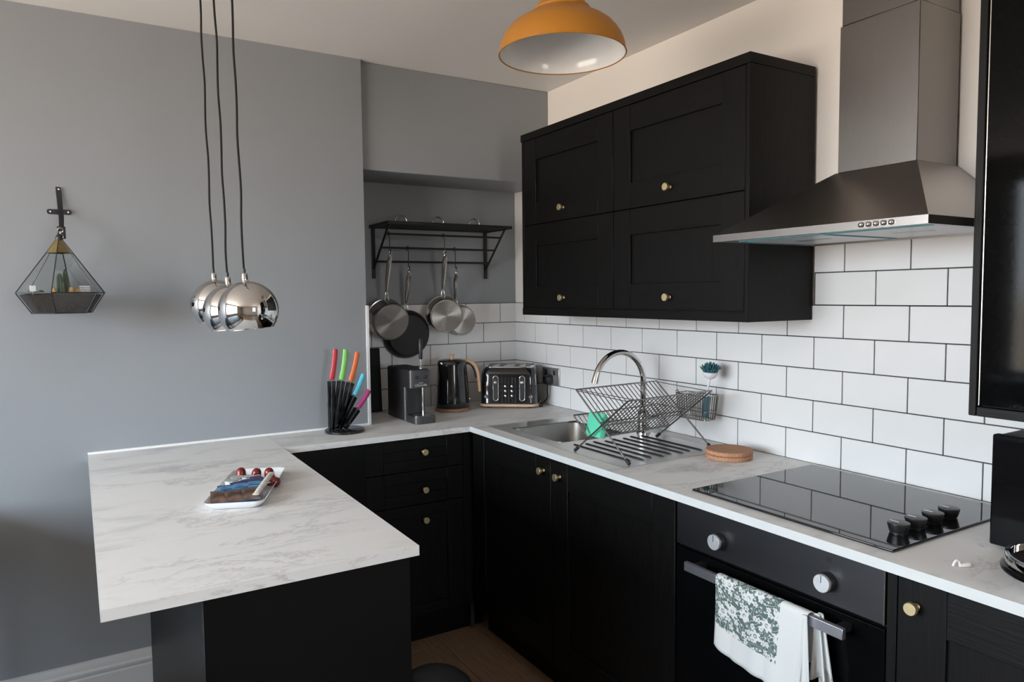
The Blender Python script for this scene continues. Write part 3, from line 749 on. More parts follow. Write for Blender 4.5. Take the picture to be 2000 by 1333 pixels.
# cross braces
for x in (-hx, hx):
    MB().tube([Lb(x), Lt(x)], .0026, 8).build('tray_end_wire', M['chrome_wire'], rk, smooth=60)
    MB().tube([lerp(Afoot(x), Atip(x), .985), lerp(Bfoot(x), Btip(x), .985)], .0014, 6).build('stay_wire', M['chrome_wire'], rk, smooth=60)

# green sponge cloth lying in the lower tray
o = MB().loft([[(x, y, z) for x, y in rrect(.026 + .004 * math.sin(k), .098, .009, 4)] for k, z in enumerate([-.0, .003, .03, .06, .078, .081])]).build('sponge', M['sponge'], smooth=50)
o.location = (-.508, -1.340, .972); o.rotation_euler = (math.radians(-4), math.radians(10), math.radians(-10))
tag(o, 'mint green sponge leaning in the dish rack', 'sponge')

# cutlery basket hooked on the rack next to the tiles
cb = thing('cutlery_basket', 'small wire cutlery basket hooked on the rack by the tiles', 'basket', (-.080, -1.388, 1.002), .068)
def ring(w, d, z): return [(x, y, z) for x, y in rrect(w, d, .012, 3)]
for z, sc in ((0, .86), (.03, .9), (.088, 1.0)): MB().tube(ring(.066 * sc, .155 * sc, z), .0020 if z in (0, .088) else .0014, 6, True).build('hoop', M['chrome_wire'], cb, smooth=60)
m = MB()
b0, b1 = rrect(.066 * .86, .155 * .86, .012, 3), rrect(.066, .155, .012, 3)
def along(pts, n):
    P = [Vector((*q, 0)) for q in pts] + [Vector((*pts[0], 0))]; L = [0]
    for a, b_ in zip(P, P[1:]): L.append(L[-1] + (b_ - a).length)
    out = []
    for k in range(n):
        s = L[-1] * k / n
        for i in range(len(P) - 1):
            if L[i] <= s <= L[i + 1] + 1e-9:
                out.append(P[i].lerp(P[i + 1], (s - L[i]) / max(L[i + 1] - L[i], 1e-9))); break
    return out
for a, b_ in zip(along(b0, 38), along(b1, 38)): m.tube([(a.x, a.y, 0), (b_.x, b_.y, .088)], .0014, 5)
m.build('side_wires', M['chrome_wire'], cb, smooth=60)
m = MB()
for k in range(9): yy = -.058 + k * .0145; m.tube([(-.028, yy, .0005), (.028, yy, .0005)], .0012, 5)
m.build('base_wires', M['chrome_wire'], cb, smooth=60)
for yy in (-.055, .055): MB().tube([(-.032, yy, .086), (-.042, yy, .102), (-.052, yy, .098)], .0016, 6).build('hook', M['chrome_wire'], cb, smooth=60)

# dish brush standing in the basket
db = thing('dish_brush', 'dish brush with teal bristles standing in the cutlery basket', 'brush', (-.082, -1.442, 1.008))
MB().tube(spline([(0, .010, 0), (0, .008, .04), (0, .004, .078)], 4), .0105, 10).build('grip', M['teal'], db, smooth=50)
MB().tube(spline([(0, .004, .078), (-.002, -.002, .105), (-.004, -.010, .135), (-.004, -.014, .148)], 4), .0042, 10).build('handle', M['clear_plastic'], db, smooth=50)
lathe([(.004, -.004), (.018, .002), (.026, .014), (.027, .022), (0, .024)], (-.004, -.014, .146), (0, -.08, 1), 24).build('head', M['clear_plastic'], db, smooth=45)
m = MB()
for k in range(170):
    a = random.uniform(0, 2 * PI); r = .025 * math.sqrt(random.random())
    p = Vector((-.004 + r * math.cos(a), -.0155 + r * math.sin(a), .168)); d_ = Vector((.32 * r * math.cos(a), .32 * r * math.sin(a), .034 * (1 - (r / .036) ** 2) + random.uniform(-.004, .006)))
    q = p + d_ * .55; e_ = p + d_ + Vector((r * math.cos(a) * .22, r * math.sin(a) * .22, -abs(r) * .2))
    m.tube([p, q, e_], .0013, 4)
m.build('bristles', M['teal'], db, kind='stuff')

# ---------------------------------------------------------------- knife block and knives
kb = thing('knife_block', 'black acrylic fan knife block on a round base by the grey wall', 'knife block', (-1.086, -.440, WT))
lathe([(.078, 0), (.080, .002), (.080, .010), (.077, .012), (0, .012)], seg=48).build('base', M['acrylic'], kb, smooth=40)
KN = [('red', 'red', (-.049, .215), (-.029, .337), .110), ('green', 'green', (-.009, .212), (.013, .333), .104), ('orange', 'orange_h', (.029, .203), (.062, .320), .098),
      ('blue', 'blue_h', (.042, .146), (.086, .227), .080), ('magenta', 'magenta', (.056, .092), (.108, .159), .070)]
for i, (nm, mk, b0, b1, bl) in enumerate(KN):
    B0 = Vector((b0[0], 0, b0[1])); B1 = Vector((b1[0], 0, b1[1])); d_ = (B1 - B0).normalized(); n_ = Vector((d_.z, 0, -d_.x))
    foot = B0 - d_ * ((B0.z - .016) / max(d_.z, .3))
    foot.x = max(-.062, min(.03, foot.x)); foot.z = .013
    if i == 0: foot.x = -.056
    # sheath: two thin cheeks with a gap for the blade
    top = B0 - d_ * .006; L = top - foot; s = L.normalized(); nn = Vector((s.z, 0, -s.x))
    m = MB()
    for yy in (-.0075, .0045):
        for wa, wb in ((-1, -.22), (.22, 1)):
            vs_ = []
            for q in (foot, top):
                w = .010 if q is foot else .015
                for sx in (wa, wb):
                    for y_ in (yy, yy + .003): vs_.append(tuple(q + nn * w * sx + Vector((0, y_, 0))))
            m.add(vs_, [(0, 1, 3, 2), (4, 6, 7, 5), (0, 4, 5, 1), (2, 3, 7, 6), (0, 2, 6, 4), (1, 5, 7, 3)])
    m.build('slot', M['acrylic'], kb, smooth=30)
    kn = thing('kitchen_knife', f'kitchen knife with {nm} handle in the fan block', 'knife', Vector((-1.086, -.440, WT)) + B0, 0, 'coloured knives in the block')
    hl = (B1 - B0).length
    rings = []
    for tt, w, th, bend in ((0, .0095, .0055, 0), (.06, .012, .0070, 0), (.3, .0105, .0068, .001), (.6, .0105, .007, .001), (.9, .0110, .0072, -.001), (1.0, .0095, .006, -.003)):
        c = d_ * hl * tt + n_ * bend
        rings.append([tuple(c + n_ * w * math.cos(q) + Vector((0, th * math.sin(q), 0))) for q in [2 * PI * k / 14 for k in range(14)]])
    MB().loft(rings).build('handle', M[mk], kn, smooth=60)
    be = -d_ * min(bl, (B0 - foot).length - .02)
    vs_ = [tuple(Vector(p)) for p in (n_ * .010 + Vector((0, .001, 0)), -n_ * .010 + Vector((0, .001, 0)), be - n_ * .003 + Vector((0, .001, 0)), be + n_ * .008 + Vector((0, .001, 0)))]
    vs_ += [(x, y - .002, z) for x, y, z in vs_]
    MB().add(vs_, [(0, 1, 2, 3), (7, 6, 5, 4), (0, 4, 5, 1), (1, 5, 6, 2), (2, 6, 7, 3), (3, 7, 4, 0)]).build('blade', M['blade'], kn)
MB().cyl((-.03, -.012, .045), (-.03, .012, .045), .004, 10).cyl((.0, -.012, .05), (.0, .012, .05), .004, 10).build('pin', M['chrome'], kb, smooth=50)

# ---------------------------------------------------------------- hot chocolate machine
t = thing('drink_machine', 'charcoal metallic hot chocolate machine in the alcove', 'coffee machine', (-.740, -.285, WT))
W_, D_ = .100, .27
MB().loft([[(x, y, z) for x, y in rrect(W_, D_, .014, 6)] for z in (.150, .152, .222, .226)] ).build('head', M['machine'], t, smooth=35)
MB().loft([[(x, y, z) for x, y in rrect(W_, .205, .014, 6, 0, .0325)] for z in (.004, .006, .1495)]).build('body', M['machine'], t, smooth=35)
MB().loft([[(x, y, .2261 + (.003 if k else 0)) for x, y in rrect(W_ - .012, D_ - .014, .012, 6)] for k in (0, 1)]).build('lid', M['machine_dark'], t, smooth=35)
box(-.043, .043, -.0765, -.0705, .038, .149).build('niche_panel', M['machine_dark'], t, bevel=.001, seg=1)
MB().loft([[(x, y, z) for x, y in rrect(W_, .115, .02, 6, 0, -.128)] for z in (.002, .004, .030, .032)]).build('drip_tray', M['machine'], t, smooth=35)
MB().loft([[(x, y, z) for x, y in rrect(W_ - .014, .085, .014, 6, 0, -.130)] for z in (.0322, .0345)]).build('tray_grille', M['chrome'], t, smooth=35)
MB().cyl((.020, -.108, .0345), (.020, -.108, .1505), .0042, 12).build('metal_post', M['chrome'], t, smooth=50)
for bx in (-.020, .022): lathe([(.0075, 0), (.0075, .002), (.006, .003), (0, .003)], (bx, -.1351, .196), (0, -1, 0), 20).build('button', M['machine_dark'], t, smooth=40)
def text_mesh(name, body, size, loc, rot, parent, m, depth=.0004):
    c = bpy.data.curves.new(name, 'FONT'); c.body = body; c.size = size; c.extrude = depth; c.align_x = 'CENTER'; c.align_y = 'CENTER'; c.shear = .25
    o = bpy.data.objects.new(name, c); COL.objects.link(o)
    bpy.context.view_layer.update()
    me = bpy.data.meshes.new_from_object(o.evaluated_get(bpy.context.evaluated_depsgraph_get()))
    bpy.data.objects.remove(o)
    me.materials.clear(); me.materials.append(m)
    o = bpy.data.objects.new(name, me); COL.objects.link(o); o.parent = parent; o.location = loc; o.rotation_euler = rot
    return o
text_mesh('lettering', 'HOTEL', .0065, (0, -.1356, .1705), (PI / 2, 0, 0), t, M['logo'])
text_mesh('lettering', 'Chocolat', .0150, (0, -.1356, .1615), (PI / 2, 0, 0), t, M['logo'])
fr = thing('milk_whisk', 'slim black-handled whisk standing on the drinks machine', 'whisk', (-.712, -.36, WT + .2295))
lathe([(.008, 0), (.008, .003), (.003, .006), (.0028, .038)], seg=12).build('shaft', M['chrome'], fr, smooth=40)
lathe([(.0075, .038), (.0085, .045), (.0095, .09), (.009, .125), (.006, .13)], seg=14).build('handle', M['black_plastic'], fr, smooth=40)
# dark board behind the machine
o = box(-.080, .080, -.011, .011, 0, .300).build('chopping_board', M['black_board'], bevel=.005)
o.location = (-.858, -.048, WT + .0015); o.rotation_euler = (math.radians(-4), 0, 0)
tag(o, 'tall black chopping board leaning in the alcove corner', 'chopping board')

# ---------------------------------------------------------------- kettle
kt = thing('kettle', 'glossy black jug kettle with wooden handle and trim', 'kettle', (-.478, -.195, WT))
lathe([(.080, 0), (.084, .003), (.084, .013), (.079, .016), (0, .016)], seg=48).build('power_base', M['dark_copper'], kt, smooth=40)
n_r = 64; rings = []
for r, z in ((.079, .018), (.082, .022), (.0815, .04), (.078, .10), (.0735, .17), (.070, .215), (.0690, .232), (.067, .236)):
    ring_ = []
    for k in range(n_r):
        a = 2 * PI * k / n_r; rr = r * (1 + .006 * math.cos(a * 16))
        if z > .16 and abs((a - PI * 1.08 + PI) % (2 * PI) - PI) < .5:   # pouring lip away from the handle
            rr += .016 * (z - .16) / .07 * (1 - abs((a - PI * 1.08 + PI) % (2 * PI) - PI) / .5)
        ring_.append((rr * math.cos(a), rr * math.sin(a), z))
    rings.append(ring_)
MB().loft(rings).build('jug', M['kettle'], kt, smooth=60)
ld = lathe([(.064, .2362), (.064, .240), (.050, .2445), (0, .246)], seg=40).build('lid', M['kettle'], kt, smooth=50)
lathe([(.010, .2455), (.009, .254), (.0125, .262), (.0125, .266), (0, .267)], seg=20).build('lid_knob', M['handle_wood'], ld, smooth=40)
ha = -.35
def hp(r, z): return (r * math.cos(ha), r * math.sin(ha), z)
path = spline([hp(.050, .237), hp(.082, .232), hp(.108, .212), hp(.122, .178), hp(.128, .135), hp(.132, .085)], 6)
rings = []
tn = Vector((-math.sin(ha), math.cos(ha), 0))
for i, p in enumerate(path):
    d_ = (path[min(i + 1, len(path) - 1)] - path[max(i - 1, 0)]).normalized(); q = d_.cross(tn)
    w, h = .0125, .0065 + .0025 * math.sin(PI * i / (len(path) - 1))
    rings.append([tuple(p + tn * w * math.cos(a) + q * h * math.sin(a)) for a in [2 * PI * k / 12 for k in range(12)]])
MB().loft(rings).build('handle', M['handle_wood'], kt, smooth=60)
MB().tube(spline([hp(.060, .226), hp(.090, .218), hp(.108, .19), hp(.116, .15)], 6), .0065, 10).build('handle_core', M['black_plastic'], kt, smooth=60)
lathe([(.006, 0), (.006, .006), (0, .007)], hp(.078, .052), hp(1, 0), 14).build('switch', M['silver'], kt, smooth=40)
o = MB().tube(spline([hp(.082, .006), (.095, .02, .0045), (.11, .08, .0045), (.09, .14, .0045), (.06, .17, .0045)], 8), .0032, 8).build('power_cord', M['cord'], kt, smooth=60)

# ---------------------------------------------------------------- toaster (turned into the corner)
ts = thing('toaster', 'glossy black four-slice toaster with copper base in the corner', 'toaster', (-.178, -.235, WT), math.radians(-38))
W_, D_ = .282, .200
rings = []
for q, z in ((.0, .022), (-.004, .030), (-.004, .10), (-.010, .165), (-.022, .188), (-.034, .196)):
    rings.append([(x, y, z) for x, y in rrect(W_ + q, D_ + q, .042, 8)])
MB().loft(rings).build('body', M['toaster'], ts, smooth=45)
MB().loft([[(x, y, z) for x, y in rrect(W_ + q, D_ + q, .044, 8)] for q, z in ((-.006, .008), (.008, .010), (.008, .020), (-.002, .0225))]).build('base_band', M['copper'], ts, smooth=40)
for sx in (-1, 1):
    for sy in (-1, 1): MB().cyl((sx * .10, sy * .065, 0), (sx * .10, sy * .065, .0085), .010, 12).build('foot', M['rubber'], ts)
tp = MB().loft([[(x, y, z) for x, y in rrect(W_ - .040 + q, D_ - .036 + q, .034, 8)] for q, z in ((0, .1955), (0, .2000), (-.004, .2015))]).build('top_plate', M['chrome'], ts, smooth=40)
for sx in (-.092, -.038, .038, .092): box(sx - .0125, sx + .0125, -.068, .068, .2010, .2022).build('bread_slot', M['black_plastic'], tp)
FY = -D_ / 2 + .002 - .0012
for ox in (-.060, .068):
    pts = [(ox + .0125 * math.cos(a), FY - .0012, (.145 if math.sin(a) >= 0 else .050) + .0125 * math.sin(a)) for a in [2 * PI * (k + .5) / 24 for k in range(24)]]
    sl = MB().loft([[(x, FY + .0015, z) for x, _, z in pts], [(x, FY - .0005, z) for x, _, z in pts]]).build('lever_slot', M['black_plastic'], ts)
    MB().tube(pts, .0026, 8, True).build('slot_ring', M['chrome'], sl, smooth=60)
    lathe([(.004, 0), (.004, .008), (.0085, .011), (.0095, .016), (.0085, .021), (.004, .0235), (0, .024)], (ox, FY, .128), (0, -1, 0), 20).build('lever', M['chrome'], ts, smooth=60)
for ox in (-.106, .108): lathe([(.0095, 0), (.0095, .010), (.007, .013), (0, .0135)], (ox, FY + .006, .058), (0, -1, 0), 24).build('dial', M['chrome'], ts, smooth=40)
for ox in (-.012, .020):
    for oz in (.062, .085, .108): lathe([(.0072, 0), (.0072, .003), (.005, .007), (0, .008)], (ox, FY, oz), (0, -1, 0), 18).build('button', M['chrome'], ts, smooth=50)
for k in range(5):
    ox = -.028 + k * .016
    MB().cyl((ox, FY + .0012, .030), (ox, FY + .0012, .150), .0022, 8).build('rib', M['toaster'], ts, smooth=60)
MB().tube(spline([(.128, .020, .016), (.150, .000, .012), (.160, -.040, .006), (.150, -.055, .006), (.142, -.030, .020), (.136, .02, .035)], 8), .0034, 8).build('power_cord', M['cord'], ts, smooth=60)

# double socket with a plug
so = thing('wall_socket', 'steel double wall socket on the tiles behind the toaster', 'socket', (-.0092, -.350, 1.055))
box(-.0085, 0, -.073, .073, -.043, .043).build('plate', M['socket'], so, bevel=.002)
for yy in (-.034, .034): box(-.011, -.0085, yy - .007, yy + .007, .008, .030).build('switch', M['black_plastic'], so, bevel=.001, seg=1)
pl = thing('plug', 'black three-pin plug in the wall socket beside the toaster', 'plug', (-.0178, -.350, 1.040))
MB().loft([[(x, y, z) for y, z in rrect(q, q * 1.02, .012, 4)] for x, q in ((0, .046), (-.010, .048), (-.030, .036), (-.034, .030))]).build('plug_body', M['black_plastic'], pl, smooth=45)
MB().tube(spline([(-.018, 0, -.022), (-.020, .0, -.05), (-.012, .01, -.09), (-.010, .05, -.122)], 6), .0034, 8).build('cord', M['cord'], pl, smooth=60)

# ---------------------------------------------------------------- pot rack, hooks, pans, lids
XR0, XR1 = -.787, -.183
pr = thing('pot_rack', 'black metal wall shelf with rails holding the pans', 'shelf', (-.485, 0, 1.54))
for x in (XR0, XR1):
    box(x - .008, x + .008, -.010, -.001, 1.540, 1.784).build('upright', M['black_metal'], pr, world=True)
    MB().tube([(x, -.008, 1.588), (x, -.205, 1.777)], .0052, 8).build('brace', M['black_metal'], pr, world=True, smooth=60)
bars = [(-.165, 1.7385), (-.104, 1.6800), (-.040, 1.6190)]
for y, z in bars: MB().cyl((XR0, y, z), (XR1, y, z), .0050, 10).build('rail', M['black_metal'], pr, world=True, smooth=60)
m = MB()
for y0, y1 in ((-.012, -.002), (-.245, -.233)): m.box(XR0 - .018, XR1 + .018, y0, y1, 1.776, 1.790)
for x0 in (XR0 - .018, XR1 + .008): m.box(x0, x0 + .010, -.233, -.012, 1.776, 1.790)
m.build('shelf_frame', M['black_metal'], pr, world=True)
for k in range(13):
    y = -.024 - k * .0165
    box(XR0 - .008, XR1 + .008, y - .005, y + .005, 1.780, 1.788).build('shelf_slat', M['black_metal'], pr, world=True)

def s_hook(x, bar, zlow, lab):
    y, z = bars[bar]; z += .0075
    t = thing('s_hook', lab, 'hook', (x, y, z), 0, 'pan hooks')
    pts = [(0, .0082, -.018), (0, .0082, -.006), (0, .006, -.0005), (0, 0, .0018), (0, -.006, -.0005), (0, -.0082, -.008), (0, -.0082, -.03)]
    L = z - zlow
    pts += [(0, -.0080, -L + .03), (0, -.0078, -L + .01), (0, -.010, -L + .002), (0, -.015, -L), (0, -.020, -L + .003), (0, -.022, -L + .012), (0, -.022, -L + .026)]
    MB().tube(spline(pts, 4), .0020, 8).build('wire', M['black_metal'], t, smooth=60)
    return Vector((x, y - .015, zlow))
def pan(label, top, rim_c, base_c, R, black=False, depth_r=None, ax=None):
    """pan hung by its handle, base towards the room"""
    rc, bc = Vector(rim_c), Vector(base_c)
    t = thing('saucepan' if not black else 'frying_pan', label, 'pan', rc, 0, 'pans on the rack')
    A = (bc - rc); D = A.length; A.normalize()
    steel = M['black_pan'] if black else M['steel_pan']
    if black: pf = [(R, 0), (R * 1.0, .002), (R * .96, D * .4), (R * .86, D * .9), (R * .82, D), (0, D)]
    else: pf = [(R * 1.035, -.001), (R * 1.035, .002), (R, .003), (R, D - .010), (R * .975, D - .003), (R * .95, D), (0, D)]
    MB().lathe(pf, (0, 0, 0), A, 56).build('pan_body', steel, t, smooth=35)
    ins = [(R * .97, -.0012), (R * .95, .004), (R * .93, D - .008), (0, D - .006)]
    if not black: MB().lathe([(R * .90, D + .0002), (R * .90, D + .003), (R * .885, D + .004), (0, D + .004)], (0, 0, 0), A, 56).build('base_disc', M['pan_base'], t, smooth=35)
    # handle from rim up to the hook
    H = Vector(top) - rc; up = (H - A * H.dot(A)).normalized()
    sd = up.cross(A).normalized()
    s0 = up * R * 1.0 + A * .010; s3 = H + Vector((0, 0, .008))
    for sx in (-1, 1):
        MB().tube([s0 * .985 + sd * .008 * sx, s0 + up * .012 + sd * .008 * sx, s0 + up * .035 + sd * .003 * sx - A * .006], .0028, 8).build('handle_fork', M['chrome'], t, smooth=60)
    path = [s0 + up * .030 - A * .005, s0.lerp(s3, .45) - A * .008, s0.lerp(s3, .72) - A * .006, s3 - up * .018, s3]
    path = spline(path, 5); rings = []
    n = len(path)
    for i, p in enumerate(path):
        tt = i / (n - 1); w = .0045 + .0075 * math.sin(PI * min(1, tt * 1.02)) ** .8 if tt < .97 else .005
        h = .0042
        rings.append([tuple(p + sd * w * math.cos(a) + A * h * math.sin(a)) for a in [2 * PI * k / 12 for k in range(12)]])
    MB().loft(rings).build('handle', M['steel_pan'] if not black else M['steel_pan'], t, smooth=60)
    MB().tube([s3 + up * .004 + sd * .006 * math.cos(a) + up * .007 * math.sin(a) for a in [2 * PI * k / 16 for k in range(16)]], .0022, 8, True).build('hanging_eye', M['chrome'], t, smooth=60)
    for sx in (-1, 1): lathe([(.005, 0), (.004, .002), (0, .0028)], tuple(s0 * .985 + sd * .012 * sx), tuple(up), 12).build('rivet', M['chrome'], t, smooth=50)
    return t
def spun(name):
    m, nt, b = _new(name)
    v = _coord(nt); sp = nt.nodes.new('ShaderNodeSeparateXYZ'); nt.links.new(v, sp.inputs[0])
    cx = nt.nodes.new('ShaderNodeTexNoise'); cx.inputs['Scale'].default_value = 4
    l = nt.nodes.new('ShaderNodeVectorMath'); l.operation = 'LENGTH'; nt.links.new(v, l.inputs[0])
    cm = nt.nodes.new('ShaderNodeCombineXYZ'); nt.links.new(l.outputs['Value'], cm.inputs[0])
    f = _noise(nt, cm.outputs[0], 700, 2)
    nt.links.new(_ramp(nt, f, [(.3, (.33, .305, .28)), (.7, (.40, .37, .34))]), b.inputs['Base Color'])
    b.inputs['Metallic'].default_value = 1; b.inputs['Roughness'].default_value = .34
    b.inputs['Anisotropic'].default_value = .85
    tg = nt.nodes.new('ShaderNodeTangent'); tg.direction_type = 'RADIAL'; tg.axis = 'Y'
    nt.links.new(tg.outputs[0], b.inputs['Tangent'])
    return m
M['pan_base'] = spun('spun_pan_base')
h = s_hook(-.772, 0, 1.640, 'leftmost black S hook on the pan rack')
pan('large steel saucepan hanging leftmost on the rack', h, (-.764, -.078, 1.357), (-.764, -.160, 1.338), .088)
h = s_hook(-.655, 1, 1.570, 'second black S hook, holding the black frying pan')
pan('black frying pan hanging second on the rack', h, (-.640, -.030, 1.272), (-.642, -.072, 1.268), .118, True)
h = s_hook(-.497, 0, 1.648, 'third black S hook, holding the middle steel saucepan')
pan('steel saucepan hanging third with its shiny base showing', h, (-.470, -.085, 1.372), (-.488, -.165, 1.360), .082)
h = s_hook(-.410, 1, 1.570, 'rightmost black S hook on the pan rack')
pan('small steel saucepan hanging rightmost, half hidden', h, (-.352, -.020, 1.334), (-.358, -.080, 1.330), .074)
for k, (x, lab) in enumerate(((-.690, 'left steel pan lid with arched handle on the rack shelf'), (-.500, 'middle steel pan lid with arched handle on the rack shelf'), (-.305, 'right steel pan lid with arched handle on the rack shelf'))):
    t = thing('pan_lid', lab, 'lid', (x, -.115, 1.7905), 0, 'pan lids')
    lathe([(.084, 0), (.084, .003), (.078, .005), (.04, .011), (0, .013)], seg=40).build('lid_disc', M['steel_pan'], t, smooth=45)
    MB().tube([(.028 * math.cos(a), 0, .010 + .030 * math.sin(a)) for a in [PI * i / 14 for i in range(15)]], .0038, 10).build('lid_handle', M['chrome'], t, smooth=60)

# ---------------------------------------------------------------- chrome ball pendants
def ball(label, c, capx, zc_):
    t = thing('ball_pendant', label, 'pendant lamp', (c[0], c[1], c[2]), 0, 'chrome ball pendants')
    R = .080; tilt = Matrix.Rotation(math.radians(-5), 4, 'Y')
    pf = []
    a0, a1 = math.radians(6), math.radians(129)
    n = 40
    for i in range(n + 1):
        a = a0 + (a1 - a0) * i / n; pf.append((R * math.sin(a), R * math.cos(a)))
    m = MB().lathe(pf, (0, 0, 0), (0, 0, 1), 64, True); m.f = m.f[:-2]   # open shell
    m.xf(tilt); sh = m.build('shade', M['chrome'], t, smooth=80)
    pf2 = [(r * .985, z * .985) for r, z in pf]
    m = MB().lathe(pf2, (0, 0, 0), (0, 0, 1), 48, True); m.f = m.f[:-2]; m.xf(tilt)
    m.build('inner_lining', M['enamel_white'], sh, smooth=80)
    m = MB().tube([(R * .777 * math.cos(q), R * .777 * math.sin(q), -R * .629) for q in [2 * PI * k / 48 for k in range(48)]], .0011, 6, True); m.xf(tilt)
    m.build('rim', M['chrome'], sh, smooth=80)
    lathe([(.010, R * .985), (.0095, R + .002), (.0085, R + .003), (.0085, R + .020), (.007, R + .022), (0, R + .022)], (0, 0, 0), tuple(tilt @ Vector((0, 0, 1))), 20).build('cap', M['chrome'], t, smooth=40)
    top = tilt @ Vector((0, 0, R + .022))
    m = MB().cyl(top, top + Vector((0, 0, .012)), .0045, 10); m.build('strain_relief', M['black_plastic'], t, smooth=50)
    H = CZ - c[2]
    pts = [top]
    for k in range(1, 13):
        z = top.z + (H - .02 - top.z) * k / 12
        pts.append(Vector((top.x + .0016 * math.sin(k * 1.9 + c[1] * 9) + .010 * (-k / 12), top.y + .002 * math.sin(k * 1.3), z)))
    MB().tube(spline(pts, 3), .0030, 8).build('cord', M['cord'], t, smooth=60)
    lathe([(.045, H - .022), (.048, H - .018), (.048, H)], (pts[-1].x, pts[-1].y, 0), (0, 0, 1), 28).build('ceiling_rose', M['chrome'], t, smooth=40)
    m = lathe([(.014, .055), (.014, .030), (.030, -.005), (.030, -.020), (.015, -.038), (0, -.040)], seg=20); m.xf(tilt)
    m.build('bulb', M['cream_pot'], t, smooth=60)
ball('nearest chrome ball pendant lamp, rightmost of three', (-1.590, -1.185, 1.422), 0, 0)
ball('middle chrome ball pendant lamp between the other two', (-1.606, -1.022, 1.416), 0, 0)
ball('farthest chrome ball pendant lamp, leftmost of three', (-1.612, -.814, 1.434), 0, 0)

# ---------------------------------------------------------------- mustard dome pendant
R = .176
t = thing('dome_pendant', 'mustard yellow metal dome pendant with white inside', 'pendant lamp', (-.812, -1.590, 2.121))
pf = [(1, 0), (.992, .08), (.975, .17), (.94, .27), (.885, .37), (.80, .475), (.70, .555), (.60, .62), (.51, .675), (.462, .715), (.452, .73), (.456, .745), (.445, .77), (.40, .82), (.355, .89), (.335, .97), (.32, 1.06), (.28, 1.12), (.20, 1.16), (.09, 1.18)]
m = MB().lathe([(r * R, z * R * .9) for r, z in pf], seg=72); m.f = m.f[:-2]
sh = m.build('shade', M['orange'], t, smooth=50)
m = MB().lathe([(r * R - .0018, z * R * .9 - (.0018 if r < .9 else 0)) for r, z in pf[:14]] + [(.05, .73 * R), (.0, .73 * R)], seg=72); m.f = m.f[:-2]
m.build('inner_lining', M['enamel_white'], sh, smooth=60)
MB().tube([(R * math.cos(q), R * math.sin(q), 0) for q in [2 * PI * k / 72 for k in range(72)]], .0020, 6, True).build('rim', M['orange'], sh, smooth=80)
lathe([(.022, 1.04 * R), (.022, 1.25 * R), (.012, 1.36 * R), (.004, 1.42 * R)], seg=24).build('cap', M['orange'], t, smooth=40)
MB().cyl((0, 0, 1.40 * R), (0, 0, CZ - 2.121 - .001), .0035, 10).build('cord', M['cord'], t, smooth=60)
lathe([(.020, .72 * R), (.022, .69 * R), (.021, .65 * R), (.016, .64 * R), (0, .65 * R)], seg=20).build('lamp_holder', M['white_gloss'], t, smooth=40)

# ---------------------------------------------------------------- terrarium and its wall hook
hk = thing('wall_hook', 'black leather cross strap hook screwed to the grey wall', 'hook', (-2.034, YB, 1.755))
path = spline([(0, -.004, .084), (.002, -.006, .055), (.004, -.016, .015), (.006, -.050, -.020), (.006, -.095, -.050), (.005, -.130, -.072)], 5)
rings = []
for i, p in enumerate(path):
    tt = i / (len(path) - 1); w = .0085 - .0015 * tt if tt > .08 else .0075
    d_ = (path[min(i + 1, len(path) - 1)] - path[max(i - 1, 0)]).normalized(); sd = Vector((1, 0, 0)); q = d_.cross(sd)
    rings.append([tuple(p + sd * w * a + q * .0022 * b_) for a, b_ in ((-1, -1), (1, -1), (1, 1), (-1, 1))])
MB().loft(rings).build('strap', M['leather'], hk, bevel=.001, seg=1)
pts = rrect(.072, .017, .008, 5)
MB().loft([[(x, -.0005, z) for x, z in pts], [(x, -.0055, z) for x, z in pts]]).build('cross_bar', M['leather'], hk, bevel=.001, seg=1)
for x, z, y in ((-.026, 0, -.0056), (.026, 0, -.0056), (.001, .076, -.0085)): lathe([(.0035, 0), (.003, .001), (0, .0015)], (x, y, z), (0, -1, 0), 14).build('screw', M['silver'], hk, smooth=50)
box(-.007, .017, -.1345, -.128, -.100, -.060).build('strap_loop', M['leather'], hk, bevel=.002)

T0 = Vector((-2.036, -.490, 1.413))
tr = thing('terrarium', 'hanging faceted glass terrarium with soil and cactus', 'terrarium', T0)
th0 = math.radians(-11.5)
def hexp(R, z, off=0): return [Vector((R * math.sin(th0 + k * PI / 3 + off), -R * math.cos(th0 + k * PI / 3 + off), z)) for k in range(6)]
lo, mid = hexp(.088, 0), hexp(.130, .065); apex = Vector((0, 0, .250)); cap = [apex.lerp(p, .30) for p in mid]; capt = [apex.lerp(p, .07) for p in mid]
def slab(poly, mt, name, parent, thick=.0016):
    c = sum(poly, Vector()) / len(poly); n = (poly[1] - poly[0]).cross(poly[2] - poly[0]).normalized() * thick / 2
    k = len(poly)
    return MB().add([tuple(p + n) for p in poly] + [tuple(p - n) for p in poly], [tuple(range(k)), tuple(range(2 * k - 1, k - 1, -1))] + [(i, k + i, k + (i + 1) % k, (i + 1) % k) for i in range(k)]).build(name, mt, parent)
for k in range(6):
    j = (k + 1) % 6
    slab([cap[k], cap[j], mid[j], mid[k]], M['glass'], 'pane', tr)
    slab([capt[k], capt[j], cap[j], cap[k]], M['amber'], 'amber_pane', tr)
    slab([mid[k], mid[j], lo[j], lo[k]], M['glass'], 'lower_pane', tr)
    for a, b_, r in ((capt[k], mid[k], .0017), (mid[k], mid[j], .0021), (mid[k], lo[k], .0017), (lo[k], lo[j], .0019), (cap[k], cap[j], .0014), (capt[k], capt[j], .0014)):
        MB().tube([a, b_], r, 6).build('lead_strip', M['lead'], tr, smooth=60)
slab([p for p in lo], M['lead'], 'base_plate', tr, .002)
